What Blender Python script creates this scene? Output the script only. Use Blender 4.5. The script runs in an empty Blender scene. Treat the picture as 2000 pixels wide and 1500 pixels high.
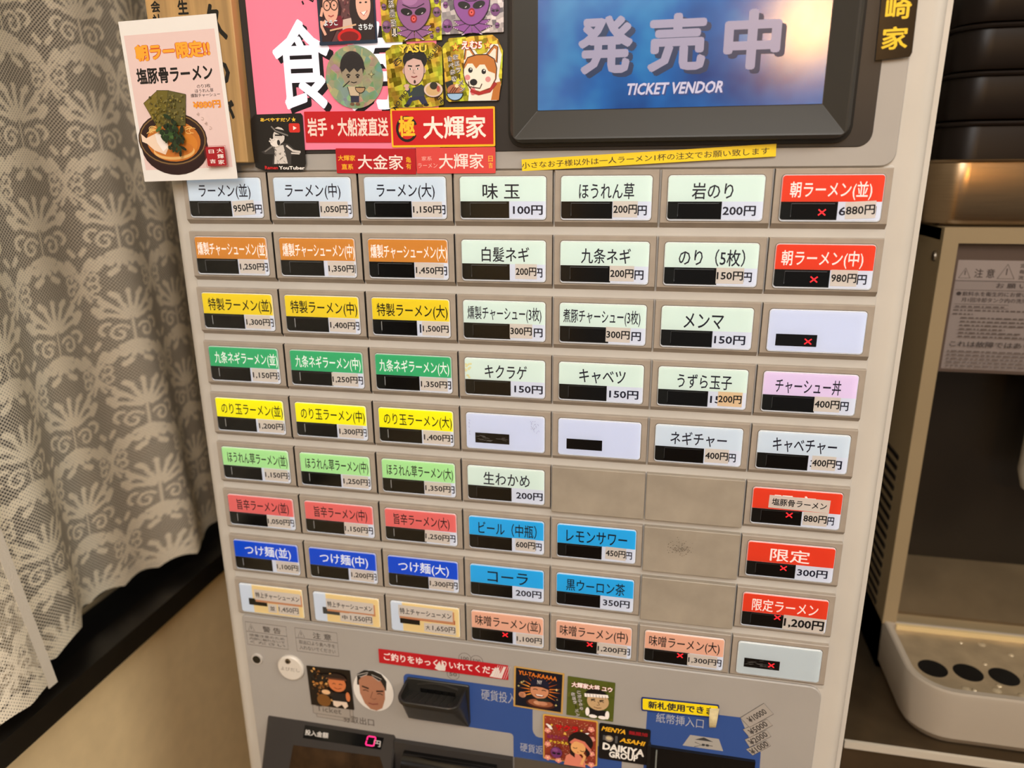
import bpy, math, random
import numpy as np
from mathutils import Matrix, Vector

random.seed(7)
np.random.seed(7)
S = 0.001                                    # everything below is measured in millimetres
scene = bpy.context.scene
col = scene.collection

# ------------------------------------------------------------------ camera
CAM = np.array([91.855, -412.592, 1303.82])
ROT = np.array([[0.97886102, 0.2043919, -0.00741995],
                [0.05105037, -0.27929585, -0.95884706],
                [-0.19805293, 0.93819922, -0.28382611]])   # rows: right, down, forward
FPX = 1419.5
cd = bpy.data.cameras.new('camera')
cam = bpy.data.objects.new('camera', cd)
col.objects.link(cam)
cd.sensor_width = 36.0
cd.lens = FPX / 2000 * 36.0
cd.clip_start = 0.02
cd.dof.use_dof = True
cd.dof.focus_distance = 0.42
cd.dof.aperture_fstop = 6.0
M = Matrix.Identity(4)
for i in range(3):
    M[i][0], M[i][1], M[i][2] = ROT[0][i], -ROT[1][i], -ROT[2][i]
    M[i][3] = CAM[i] * S
cam.matrix_world = M
scene.camera = cam

# ------------------------------------------------------------------ world, lamps, exposure
w = bpy.data.worlds.new('room_ambience')
scene.world = w
w.use_nodes = True
w.node_tree.nodes['Background'].inputs[0].default_value = (1.0, 0.94, 0.86, 1)
w.node_tree.nodes['Background'].inputs[1].default_value = 0.22


def lamp(name, kind, loc, energy, color, size=0.1, target=None):
    ld = bpy.data.lights.new(name, kind)
    ld.energy, ld.color = energy, color
    if kind == 'AREA':
        ld.size = size
    else:
        ld.shadow_soft_size = size
    o = bpy.data.objects.new(name, ld)
    col.objects.link(o)
    o.location = loc
    if target:
        o.rotation_euler = (Vector(target) - Vector(loc)).to_track_quat('-Z', 'Y').to_euler()
    return o


lamp('unseen_ceiling_lamp', 'AREA', (0.25, -1.0, 2.36), 24, (0.98, 0.98, 0.97), 0.9, (0.1, -0.25, 1.1))
lamp('unseen_ceiling_lamp', 'AREA', (-0.35, -1.9, 2.36), 47, (0.97, 0.985, 1.0), 1.0, (-0.1, 0.0, 1.1))
lamp('unseen_ceiling_lamp', 'AREA', (1.6, -0.75, 2.36), 38, (1.0, 0.90, 0.76), 0.8, (-0.35, 0.05, 0.8))  # unseen lamp added at the right to brighten the left wall
lamp('pendant_bulb', 'POINT', (0.549, -2.536, 1.785), 42, (1.0, 0.52, 0.15), 0.11)

vs = scene.view_settings
vs.view_transform = 'Standard'
vs.look = 'None'
vs.exposure = -0.17
vs.gamma = 1.0
vs.use_curve_mapping = False


# ------------------------------------------------------------------ helpers
def lin(c):
    out = []
    for v in c:
        v = v / 255.0
        out.append(v / 12.92 if v <= 0.04045 else ((v + 0.055) / 1.055) ** 2.4)
    return tuple(out)


def ray(u, v):
    return ROT.T @ np.array([(u - 1000) / FPX, (v - 750) / FPX, 1.0])


def onY(u, v, y=0.0):
    """photo pixel -> point of the vertical plane at depth y, parallel to the machine front"""
    d = ray(u, v)
    return CAM + d * (y - CAM[1]) / d[1]


def onX(u, v, x):
    d = ray(u, v)
    return CAM + d * (x - CAM[0]) / d[0]


MATS = {}


def mat(name, rgb, rough=0.5, metal=0.0, emit=0.0, noise=0.0, scale=30.0, bump=0.0, spec=0.5, stretch=None):
    if name in MATS:
        return MATS[name]
    m = bpy.data.materials.new(name)
    m.use_nodes = True
    nt = m.node_tree
    b = nt.nodes['Principled BSDF']
    c = lin(rgb)
    b.inputs['Base Color'].default_value = (*c, 1)
    b.inputs['Roughness'].default_value = rough
    b.inputs['Metallic'].default_value = metal
    b.inputs['Specular IOR Level'].default_value = spec
    if emit:
        b.inputs['Emission Color'].default_value = (*c, 1)
        b.inputs['Emission Strength'].default_value = emit
    if noise or bump:
        tc = nt.nodes.new('ShaderNodeTexCoord')
        n = nt.nodes.new('ShaderNodeTexNoise')
        n.inputs['Scale'].default_value = scale
        n.inputs['Detail'].default_value = 5
        if stretch:
            mp = nt.nodes.new('ShaderNodeMapping')
            mp.inputs['Scale'].default_value = stretch
            nt.links.new(tc.outputs['Object'], mp.inputs['Vector'])
            nt.links.new(mp.outputs['Vector'], n.inputs['Vector'])
        else:
            nt.links.new(tc.outputs['Object'], n.inputs['Vector'])
        if noise:
            r = nt.nodes.new('ShaderNodeValToRGB')
            r.color_ramp.elements[0].position = 0.3
            r.color_ramp.elements[1].position = 0.7
            r.color_ramp.elements[0].color = (*[x * (1 - noise) for x in c], 1)
            r.color_ramp.elements[1].color = (*[min(1, x * (1 + noise * 0.6)) for x in c], 1)
            nt.links.new(n.outputs['Fac'], r.inputs['Fac'])
            nt.links.new(r.outputs['Color'], b.inputs['Base Color'])
        if bump:
            bp = nt.nodes.new('ShaderNodeBump')
            bp.inputs['Strength'].default_value = bump
            bp.inputs['Distance'].default_value = 0.001
            nt.links.new(n.outputs['Fac'], bp.inputs['Height'])
            nt.links.new(bp.outputs['Normal'], b.inputs['Normal'])
    MATS[name] = m
    return m


def print_mat(name, rough=0.4, emit=0.0, spec=0.4):
    """flat print: colours come from the printed shapes themselves"""
    if name in MATS:
        return MATS[name]
    m = bpy.data.materials.new(name)
    m.use_nodes = True
    nt = m.node_tree
    b = nt.nodes['Principled BSDF']
    a = nt.nodes.new('ShaderNodeAttribute')
    a.attribute_name = 'ink'
    nt.links.new(a.outputs['Color'], b.inputs['Base Color'])
    b.inputs['Roughness'].default_value = rough
    b.inputs['Specular IOR Level'].default_value = spec
    if emit:
        nt.links.new(a.outputs['Color'], b.inputs['Emission Color'])
        b.inputs['Emission Strength'].default_value = emit
    MATS[name] = m
    return m


def foil_mat(name, c1, c2, rainbow, scale, rough=0.22, checker=True):
    m = bpy.data.materials.new(name)
    m.use_nodes = True
    nt = m.node_tree
    b = nt.nodes['Principled BSDF']
    tc = nt.nodes.new('ShaderNodeTexCoord')
    mp = nt.nodes.new('ShaderNodeMapping')
    mp.inputs['Rotation'].default_value = (0, 0.18, 0)
    nt.links.new(tc.outputs['Object'], mp.inputs['Vector'])
    v = nt.nodes.new('ShaderNodeTexVoronoi')
    v.inputs['Scale'].default_value = scale
    v.inputs['Randomness'].default_value = 0.25 if checker else 1.0
    nt.links.new(mp.outputs['Vector'], v.inputs['Vector'])
    sep = nt.nodes.new('ShaderNodeSeparateColor')
    nt.links.new(v.outputs['Color'], sep.inputs['Color'])
    mix = nt.nodes.new('ShaderNodeMix')
    mix.data_type = 'RGBA'
    mix.inputs[6].default_value = (*lin(c1), 1)
    mix.inputs[7].default_value = (*lin(c2), 1)
    nt.links.new(sep.outputs[0], mix.inputs[0])
    hsv = nt.nodes.new('ShaderNodeHueSaturation')
    hsv.inputs['Saturation'].default_value = 1.0
    n = nt.nodes.new('ShaderNodeTexNoise')
    n.inputs['Scale'].default_value = scale * 0.25
    nt.links.new(tc.outputs['Object'], n.inputs['Vector'])
    mr = nt.nodes.new('ShaderNodeMapRange')
    mr.inputs[1].default_value, mr.inputs[2].default_value = 0.3, 0.7
    mr.inputs[3].default_value, mr.inputs[4].default_value = 0.5 - rainbow, 0.5 + rainbow
    nt.links.new(n.outputs['Fac'], mr.inputs[0])
    nt.links.new(mr.outputs[0], hsv.inputs['Hue'])
    nt.links.new(mix.outputs[2], hsv.inputs['Color'])
    nt.links.new(hsv.outputs['Color'], b.inputs['Base Color'])
    b.inputs['Metallic'].default_value = 0.55
    b.inputs['Roughness'].default_value = rough
    bp = nt.nodes.new('ShaderNodeBump')
    bp.inputs['Strength'].default_value = 0.35
    bp.inputs['Distance'].default_value = 0.001
    nt.links.new(sep.outputs[1], bp.inputs['Height'])
    nt.links.new(bp.outputs['Normal'], b.inputs['Normal'])
    MATS[name] = m
    return m


def new_obj(name, me, parent=None, loc=(0, 0, 0), roty=0.0, label=None, cat=None, group=None, kind=None):
    o = bpy.data.objects.new(name, me)
    col.objects.link(o)
    o.parent = parent
    o.location = [c * S for c in loc]
    o.rotation_euler = (0, roty, 0)
    if label:
        o['label'] = label
    if cat:
        o['category'] = cat
    if group:
        o['group'] = group
    if kind:
        o['kind'] = kind
    return o


def mesh(name, verts, faces, mats, smooth=False, midx=None, bevel=0.0):
    me = bpy.data.meshes.new(name)
    me.from_pydata([tuple(c * S for c in v) for v in verts], [], faces)
    for m in (mats if isinstance(mats, (list, tuple)) else [mats]):
        me.materials.append(m)
    if midx:
        me.polygons.foreach_set('material_index', midx)
    if smooth:
        me.polygons.foreach_set('use_smooth', [True] * len(me.polygons))
        try:
            me.set_sharp_from_angle(angle=math.radians(35))
        except Exception:
            pass
    me.update()
    return me


class Solid:
    """collects shapes (mm) that make up ONE part"""

    def __init__(s):
        s.v, s.f, s.m = [], [], []

    def add(s, v, f, m=0):
        o = len(s.v)
        s.v += [tuple(p) for p in v]
        s.f += [tuple(i + o for i in q) for q in f]
        s.m += [m] * len(f)
        return s

    def box(s, x0, x1, y0, y1, z0, z1, m=0):
        v = [(x, y, z) for z in (z0, z1) for y in (y0, y1) for x in (x0, x1)]
        f = [(0, 2, 3, 1), (4, 5, 7, 6), (0, 1, 5, 4), (2, 6, 7, 3), (0, 4, 6, 2), (1, 3, 7, 5)]
        return s.add(v, f, m)

    def loops(s, loops, cap0=True, cap1=True, m=0, close=True):
        n = len(loops[0])
        v = [p for L in loops for p in L]
        f = []
        for k in range(len(loops) - 1):
            for i in range(n if close else n - 1):
                j = (i + 1) % n
                f.append((k * n + i, k * n + j, (k + 1) * n + j, (k + 1) * n + i))
        if cap0:
            f.append(tuple(range(n - 1, -1, -1)))
        if cap1:
            f.append(tuple((len(loops) - 1) * n + i for i in range(n)))
        return s.add(v, f, m)

    def rprism(s, x0, x1, z0, z1, yf, yb, r=1.0, bev=0.0, seg=5, m=0):
        """rounded plate facing -y: front at yf, back at yb"""
        L = []
        if bev:
            L.append([(x, yf, z) for x, z in rr(x0 + bev, x1 - bev, z0 + bev, z1 - bev, max_r(r, -bev), seg)])
            L.append([(x, yf + bev, z) for x, z in rr(x0, x1, z0, z1, r, seg)])
        else:
            L.append([(x, yf, z) for x, z in rr(x0, x1, z0, z1, r, seg)])
        L.append([(x, yb, z) for x, z in rr(x0, x1, z0, z1, r, seg)])
        return s.loops(L[::-1], m=m)

    def tube(s, pts, rad, n=10, m=0):
        L = []
        pts = [Vector(p) for p in pts]
        for i, p in enumerate(pts):
            d = (pts[min(i + 1, len(pts) - 1)] - pts[max(i - 1, 0)]).normalized()
            a = d.orthogonal().normalized()
            b = d.cross(a)
            r = rad[i] if isinstance(rad, (list, tuple)) else rad
            L.append([tuple(p + (a * math.cos(t) + b * math.sin(t)) * r) for t in [2 * math.pi * k / n for k in range(n)]])
        return s.loops(L, m=m)

    def build(s, name, mats, parent=None, loc=(0, 0, 0), smooth=False, **kw):
        return new_obj(name, mesh(name, s.v, s.f, mats, smooth, s.m), parent, loc, **kw)


def max_r(r, d):
    return tuple(max(0.05, q + d) for q in r) if isinstance(r, (tuple, list)) else max(0.05, r + d)


def rr(x0, x1, z0, z1, r, seg=5):
    """rounded rectangle, counter-clockwise seen from -y; r = one radius or (bl, br, tr, tl)"""
    R = r if isinstance(r, (tuple, list)) else (r,) * 4
    out = []
    for (cx, cz, q, a) in ((x0 + R[0], z0 + R[0], R[0], 180), (x1 - R[1], z0 + R[1], R[1], 270),
                           (x1 - R[2], z1 - R[2], R[2], 0), (x0 + R[3], z1 - R[3], R[3], 90)):
        for k in range(seg + 1):
            t = math.radians(a + 90 * k / seg)
            out.append((cx + q * math.cos(t), cz + q * math.sin(t)))
    return out


# ---- lettering: outlines of the built-in typeface, scaled to the measured ink box
_tc = {}
_cu = bpy.data.curves.new('type', 'FONT')
_cu.resolution_u = 2
_to = bpy.data.objects.new('type', _cu)


def glyphs(body, bold=0.0):
    k = body
    if k not in _tc:
        _cu.body = body
        me = bpy.data.meshes.new_from_object(_to)
        n = len(me.vertices)
        a = np.zeros(n * 3)
        me.vertices.foreach_get('co', a)
        a = a.reshape(-1, 3)[:, :2]
        f = [tuple(p.vertices) for p in me.polygons]
        bpy.data.meshes.remove(me)
        lo, hi = a.min(0), a.max(0)
        _tc[k] = ((a - lo) / np.maximum(hi - lo, 1e-6), f, (hi - lo))
    return _tc[k]


class Art:
    """a flat print W x H mm; shapes use (u right, v down) in 0..1; every shape lies a hair above the one before"""

    def __init__(s, W, H, base=0.0, step=0.012):
        s.W, s.H, s.base, s.step = W, H, base, step
        s.v, s.f, s.c, s.n = [], [], [], 0

    def _put(s, pts, faces, rgb, rot=0.0, piv=None, sub=None):
        if not sub:
            s.n += 1
        y = -(s.base + (s.n + (sub or 0)) * s.step)
        o = len(s.v)
        P = [((u - 0.5) * s.W, (0.5 - v) * s.H) for u, v in pts]
        if rot:
            if piv is None:
                piv = (0.5, 0.5)
            px, pz = (piv[0] - 0.5) * s.W, (0.5 - piv[1]) * s.H
            c, n = math.cos(math.radians(rot)), math.sin(math.radians(rot))
            P = [(px + (x - px) * c - (z - pz) * n, pz + (x - px) * n + (z - pz) * c) for x, z in P]
        s.v += [(x, y, z) for x, z in P]
        s.f += [tuple(i + o for i in q) for q in faces]
        s.c += [(*lin(rgb), 1.0)] * len(P)
        return s

    def poly(s, pts, rgb, rot=0.0, piv=None):
        return s._put(pts, [tuple(range(len(pts)))], rgb, rot, piv)

    def rect(s, x0, y0, x1, y1, rgb, r=0.0, rot=0.0):
        if r:
            P = [((x / s.W), (z / s.H)) for x, z in rr(x0 * s.W, x1 * s.W, y0 * s.H, y1 * s.H, r)]
        else:
            P = [(x0, y1), (x1, y1), (x1, y0), (x0, y0)]
        return s.poly(P, rgb, rot, ((x0 + x1) / 2, (y0 + y1) / 2))

    def ell(s, cx, cy, rx, ry, rgb, n=28, a0=0, a1=360, rot=0.0):
        P = [(cx + rx * math.cos(math.radians(a0 + (a1 - a0) * k / n)), cy - ry * math.sin(math.radians(a0 + (a1 - a0) * k / n)))
             for k in range(n + (a1 - a0 < 360))]
        return s.poly(P, rgb, rot, (cx, cy))

    def line(s, pts, wd, rgb, close=False):
        """a drawn stroke wd mm wide"""
        P = [Vector(((u - 0.5) * s.W, (0.5 - v) * s.H)) for u, v in pts]
        n = len(P)
        L, R = [], []
        for i in range(n):
            a = P[(i - 1) % n] if (close or i > 0) else P[i]
            b = P[(i + 1) % n] if (close or i < n - 1) else P[i]
            d = (b - a)
            d = d.normalized() if d.length > 1e-9 else Vector((1, 0))
            nn = Vector((-d.y, d.x)) * wd / 2
            L.append(P[i] + nn)
            R.append(P[i] - nn)
        V = [(q.x / s.W + 0.5, 0.5 - q.y / s.H) for q in L + R]
        F = [(n + i, n + (i + 1) % n, (i + 1) % n, i) for i in range(n if close else n - 1)]
        return s._put(V, F, rgb)

    def arc(s, cx, cy, rx, ry, a0, a1, wd, rgb, n=16):
        return s.line([(cx + rx * math.cos(math.radians(a0 + (a1 - a0) * k / n)),
                        cy - ry * math.sin(math.radians(a0 + (a1 - a0) * k / n))) for k in range(n + 1)], wd, rgb, )

    def text(s, body, x0, y0, x1, y1, rgb, bold=0.0, rot=0.0, slant=0.0, edge=None, ew=0.05):
        if edge:
            s.text(body, x0 - ew * 0.3 * (y1 - y0) * s.H / s.W, y0 - ew * 0.3 * (y1 - y0),
                   x1 + ew * 0.3 * (y1 - y0) * s.H / s.W, y1 + ew * 0.3 * (y1 - y0), edge, bold + ew, rot, slant)
        a, f, em = glyphs(body)
        bx, bz = bold / max(em[0], .3), bold / max(em[1], .3)
        sx, sz = 1 / (1 + 2 * bx), 1 / (1 + 2 * bz)
        k = 0 if bold <= 0 else (4 if bold < .012 else 8)
        s.n += 1
        for i in range(max(k, 1)):                      # heavier weights: the outline spread evenly to all sides
            ox, oz = (bx * math.cos(2 * math.pi * i / k), bz * math.sin(2 * math.pi * i / k)) if k else (0, 0)
            P = []
            for p in a:
                u, v = (p[0] + bx + ox) * sx, (p[1] + bz + oz) * sz
                P.append((x0 + (x1 - x0) * u + slant * (v - .5) * (y1 - y0) * s.H / s.W, y1 - (y1 - y0) * v))
            s._put(P, f, rgb, rot, ((x0 + x1) / 2, (y0 + y1) / 2), sub=.1 * (i + 1))
        return s

    def column(s, body, cx, y0, y1, wd, rgb, bold=0.0, edge=None, lean=0.0):
        n = len(body)
        h = (y1 - y0) / n
        for i, ch in enumerate(body):
            x = cx + lean * (i + .5) / n
            if ch == 'ー':
                s.rect(x - wd * .08, y0 + i * h + h * .08, x + wd * .08, y0 + i * h + h * .92, rgb)
            else:
                s.text(ch, x - wd / 2, y0 + i * h + h * .06, x + wd / 2, y0 + i * h + h * .94, rgb, bold, edge=edge)
        return s

    def star(s, cx, cy, r, rgb, k=5, inner=0.42, a=90, sx=1.0):
        P = []
        for i in range(2 * k):
            q = (r if i % 2 == 0 else r * inner)
            t = math.radians(a + 180 * i / k)
            P.append((cx + sx * q * math.cos(t), cy - q * math.sin(t) * s.W / s.H))
        return s.poly(P, rgb)

    def mesh(s, name, m):
        me = mesh(name, s.v, s.f, m)
        at = me.color_attributes.new('ink', 'FLOAT_COLOR', 'POINT')
        at.data.foreach_set('color', np.array(s.c, dtype=np.float32).ravel())
        return me

    def build(s, name, m, parent=None, loc=(0, 0, 0), **kw):
        return new_obj(name, s.mesh(name, m), parent, loc, **kw)


def empty(name, loc, label, cat, group=None):
    return new_obj(name, None, None, loc, label=label, cat=cat, group=group)


def place(px, y):
    """four photo corners (tl, tr, br, bl) of a flat thing stuck on the plane y -> centre, width, height, turn"""
    q = [onY(u, v, y) for u, v in px]
    c = sum(q) / 4
    rx = ((q[1] - q[0]) + (q[2] - q[3])) / 2
    rz = ((q[0] - q[3]) + (q[1] - q[2])) / 2
    a = 0.5 * (math.atan2(rx[2], rx[0]) + math.atan2(-rz[0], rz[2]))
    return c, float(np.hypot(rx[0], rx[2])), float(np.hypot(rz[0], rz[2])), a


def sticker(name, px, y, label, paint, mbase, cat='sticker', outline=None, r=0.6, thick=0.25, group=None, mprint=None, curl=0.0):
    """a thin printed sheet: paper body (part) with its print (part); paint(art) draws the print"""
    c, W, H, a = place(px, y)
    root = new_obj(name, None, None, c, roty=-a, label=label, cat=cat, group=group)
    pts = [((u - .5) * W, (.5 - v) * H) for u, v in outline] if outline else rr(-W / 2, W / 2, -H / 2, H / 2, r)
    if outline:
        ar = sum(pts[i][0] * pts[(i + 1) % len(pts)][1] - pts[(i + 1) % len(pts)][0] * pts[i][1] for i in range(len(pts)))
        if ar < 0:
            pts = pts[::-1]
    sd = Solid().loops([[(x, 0, z) for x, z in pts], [(x, -thick, z) for x, z in pts]])
    sd.build('backing', mbase, root)
    art = Art(W, H, thick)
    paint(art)
    if art.v:
        art.build('print', mprint or PR, root)
    return root


PR = print_mat('ink_satin', 0.38, 0.0)
PRM = print_mat('ink_matte', 0.7, 0.0, 0.2)
PRL = print_mat('ink_backlit', 0.4, 0.26, .25)
PRS = print_mat('ink_screen', 0.30, 0.25)
PRG = print_mat('ink_gloss', 0.15, 0.0, 0.3)
paper = mat('white_paper', (228, 225, 221), 0.55)

M_FRAME = mat('cream_painted_metal', (196, 191, 182), 0.33, noise=0.05, scale=14)
M_PLATE = mat('beige_plate', (190, 187, 181), 0.42, noise=0.06, scale=22)
M_TILE = mat('taupe_plastic', (160, 150, 138), 0.38, noise=0.10, scale=90, bump=0.05)
M_TILE2 = mat('taupe_plastic_worn', (156, 147, 133), 0.45, noise=0.16, scale=45, bump=0.05)
M_GREY = mat('grey_panel', (164, 160, 155), 0.36, noise=0.04, scale=18, spec=.35)
M_DARK = mat('charcoal_plastic', (56, 53, 51), 0.32, noise=0.06, scale=40, spec=.2)
M_BLACK = mat('black_plastic', (22, 21, 20), 0.3)
M_GLOSSB = mat('black_gloss', (9, 9, 9), 0.08)
M_BACKLIT = mat('backlight_white', (214, 222, 228), 0.3, emit=0.22)
M_STEEL = mat('brushed_steel', (150, 128, 100), 0.26, metal=1.0, noise=0.1, scale=40, stretch=(1, 1, 30))
M_SCREW = mat('screw_metal', (170, 160, 145), 0.3, metal=1.0)

# clear acrylic: see-through with a glossy skin
m = bpy.data.materials.new('clear_acrylic')
m.use_nodes = True
nt = m.node_tree
nt.nodes.remove(nt.nodes['Principled BSDF'])
tr = nt.nodes.new('ShaderNodeBsdfTransparent')
tr.inputs[0].default_value = (0.97, 0.985, 0.99, 1)
gl = nt.nodes.new('ShaderNodeBsdfGlossy')
gl.inputs['Roughness'].default_value = 0.10
fr = nt.nodes.new('ShaderNodeFresnel')
fr.inputs['IOR'].default_value = 1.33
mx = nt.nodes.new('ShaderNodeMixShader')
nt.links.new(fr.outputs[0], mx.inputs[0])
nt.links.new(tr.outputs[0], mx.inputs[1])
nt.links.new(gl.outputs[0], mx.inputs[2])
nt.links.new(mx.outputs[0], nt.nodes['Material Output'].inputs[0])
M_CLEAR = m

# rim of the clear covers: the cut edge catches and scatters some light
m = bpy.data.materials.new('clear_acrylic_edge')
m.use_nodes = True
nt = m.node_tree
b = nt.nodes['Principled BSDF']
b.inputs['Base Color'].default_value = (0.80, 0.83, 0.84, 1)
b.inputs['Roughness'].default_value = 0.12
b.inputs['Alpha'].default_value = 0.38
M_EDGE = m

# ------------------------------------------------------------------ the room
WALLP = mat('cream_wallpaper', (236, 212, 166), 0.75, noise=0.05, scale=60, bump=0.05)
WALLB = mat('dark_back_wall', (70, 60, 48), 0.7, noise=0.1, scale=8)
Solid().box(-1600, 2200, -3400, 900, -20, 0).build('floor', mat('brown_floor', (92, 78, 64), 0.5, noise=0.2, scale=12), kind='structure')
Solid().box(-1600, 2200, -3400, 900, 2400, 2420).build('ceiling', mat('ceiling_paint', (205, 198, 186), 0.8, noise=0.03, scale=5), kind='structure')
Solid().box(-520, 2200, 760, 800, 0, 2400).build('wall_back', WALLB, kind='structure')
XW = -362
sd = Solid().box(XW - 120, XW, -3400, 760, 0, 897).box(XW - 120, XW, -3400, 760, 1900, 2400)
sd.box(XW - 120, XW, 560, 760, 897, 1900).box(XW - 120, XW, -3400, -1200, 897, 1900)
sd.build('wall_left', WALLP, kind='structure')
# window behind the lace: frame and grey glass
wf = Solid()
for y0, y1 in ((-1200, -1165), (-340, -305), (525, 560)):
    wf.box(XW - 95, XW - 60, y0, y1, 915, 1900)
wf.box(XW - 95, XW - 60, -1200, 560, 915, 950).box(XW - 95, XW - 60, -1200, 560, 1865, 1900)
wn = wf.build('window_1', mat('window_frame_grey', (70, 68, 66), 0.4), kind='structure')
gm = mat('grey_window_glass', (74, 76, 80), 0.25, noise=0.06, scale=4)
Solid().box(XW - 80, XW - 74, -1165, -340, 950, 1865).build('pane', gm, wn)
Solid().box(XW - 80, XW - 74, -305, 525, 950, 1865).build('pane', gm, wn)
# black sill
Solid().box(XW - 16, -352, -1210, 600, 895, 915.5).build('trim_1', mat('sill_black', (18, 15, 12), 0.32, noise=0.3, scale=50), kind='structure')
Solid().box(XW - 60, XW - 16.5, -1210, 600, 895, 909).build('trim_2', mat('sill_channel_black', (12, 11, 11), 0.4), kind='structure')

# ------------------------------------------------------------------ lace curtains
def lace_tile():
    Wt, Ht, res = 66.0, 81.0, 0.5
    nx, nz = int(Wt / res), int(Ht / res)
    X, Z = np.meshgrid((np.arange(nx) + .5) * res, (np.arange(nz) + .5) * res)
    D = np.zeros_like(X)

    def stamp(cx, cz, strokes):
        dx = (X - cx + Wt / 2) % Wt - Wt / 2
        dz = (Z - cz + Ht / 2) % Ht - Ht / 2
        dx = np.abs(dx)
        for pts, wd in strokes:
            best = np.full_like(X, 1e9)
            for (ax, az), (bx, bz) in zip(pts[:-1], pts[1:]):
                vx, vz = bx - ax, bz - az
                t = np.clip(((dx - ax) * vx + (dz - az) * vz) / (vx * vx + vz * vz + 1e-9), 0, 1)
                best = np.minimum(best, np.hypot(dx - ax - t * vx, dz - az - t * vz))
            np.maximum(D, np.clip((wd * .57 - best) / 0.7 + .5, 0, 1), out=D)

    def spiral(cx, cz, r0, r1, a0, a1, n=14):
        return [(cx + (r0 + (r1 - r0) * k / n) * math.cos(math.radians(a0 + (a1 - a0) * k / n)),
                 cz + (r0 + (r1 - r0) * k / n) * math.sin(math.radians(a0 + (a1 - a0) * k / n))) for k in range(n + 1)]
    A = []
    for sg in (1, -1):
        A += [([(0, 1 * sg), (3, 6 * sg), (8, 11.5 * sg), (12, 13 * sg)], 2.6), ([(1, 3 * sg), (2, 9 * sg), (5, 15 * sg)], 2.4),
              (spiral(9, 4.5 * sg, 5.2, 1.6, -150 * sg, 190 * sg), 2.0)]
    A += [([(0, -3), (0, 3)], 3)]
    stamp(0, 0, A)
    B = []
    for a in (90, 66, 42, 18):
        c, n = math.cos(math.radians(a)), math.sin(math.radians(a))
        B.append(([(4 * c, 6 + 4 * n), (14 * c, 6 + 14 * n)], 3.6))
        B.append(([(17 * c, 6 + 17 * n), (20.5 * c, 6 + 20.5 * n)], 3.4))
    B += [(spiral(11, -6, 8, 2, 150, -260), 2.2), ([(0, 8), (0, -26)], 1.6), (spiral(20, -2, 6, 4, 120, -60), 2.6)]
    for a, l in ((-20, 12), (-50, 15), (-75, 13)):
        c, n = math.cos(math.radians(a)), math.sin(math.radians(a))
        B.append(([(2 * c, -14 + 3 * n), (l * c, -14 + l * n)], 4.2))
    B += [([(22, 12), (26, 17)], 6), ([(16, -22), (21, -28)], 6.5), ([(6, -31), (11, -34)], 4.5), ([(27, -12), (30, -16)], 3.5)]
    B += [(spiral(0, 6, 24, 24, 12, 40, 5), 3), ([(24, -22), (27, -26)], 5), ([(9, 27), (13, 30)], 4.5), ([(0, 29), (0, 31)], 4), ([(17, 20), (21, 24)], 5), ([(5, -20), (12, -24)], 4)]
    stamp(Wt / 2, Ht / 2, B)
    return D, Wt, Ht, res


LT, LW, LH, LRES = lace_tile()


def lace_density(s, z):
    iu = np.floor((s % LW) / LRES).astype(int) % LT.shape[1]
    iz = np.floor((z % LH) / LRES).astype(int) % LT.shape[0]
    return LT[iz, iu]


def lace_material():
    m = bpy.data.materials.new('cream_lace')
    m.use_nodes = True
    nt = m.node_tree
    b = nt.nodes['Principled BSDF']
    b.inputs['Roughness'].default_value = 0.85
    b.inputs['Specular IOR Level'].default_value = 0.15
    uv = nt.nodes.new('ShaderNodeUVMap')
    sp = nt.nodes.new('ShaderNodeSeparateXYZ')
    nt.links.new(uv.outputs[0], sp.inputs[0])

    def mth(op, a, b_=None, c=None):
        n = nt.nodes.new('ShaderNodeMath')
        n.operation = op
        for i, q in enumerate((a, b_, c)):
            if q is None:
                continue
            if isinstance(q, (int, float)):
                n.inputs[i].default_value = q
            else:
                nt.links.new(q, n.inputs[i])
        return n.outputs[0]
    ca = mth('COSINE', mth('MULTIPLY', sp.outputs[0], 2 * math.pi / 3.0))
    cb = mth('COSINE', mth('MULTIPLY', sp.outputs[1], 2 * math.pi / 3.2))
    hole = mth('MULTIPLY', ca, cb)
    at = nt.nodes.new('ShaderNodeAttribute')
    at.attribute_name = 'dens'
    # net: holes open where the product is positive; dense motifs nearly closed
    th = mth('MULTIPLY_ADD', at.outputs['Fac'], 0.62, 0.16)
    g = mth('SUBTRACT', hole, th)
    op = nt.nodes.new('ShaderNodeMapRange')
    op.inputs[1].default_value, op.inputs[2].default_value = -0.08, 0.08
    op.inputs[3].default_value, op.inputs[4].default_value = 1.0, 0.0
    nt.links.new(g, op.inputs[0])
    nt.links.new(op.outputs[0], b.inputs['Alpha'])
    mixc = nt.nodes.new('ShaderNodeMix')
    mixc.data_type = 'RGBA'
    mixc.inputs[6].default_value = (*lin((214, 205, 187)), 1)
    mixc.inputs[7].default_value = (*lin((250, 240, 218)), 1)
    nt.links.new(at.outputs['Fac'], mixc.inputs[0])
    nt.links.new(mixc.outputs[2], b.inputs['Base Color'])
    MATS['cream_lace'] = m
    return m


M_LACE = lace_material()


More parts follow.
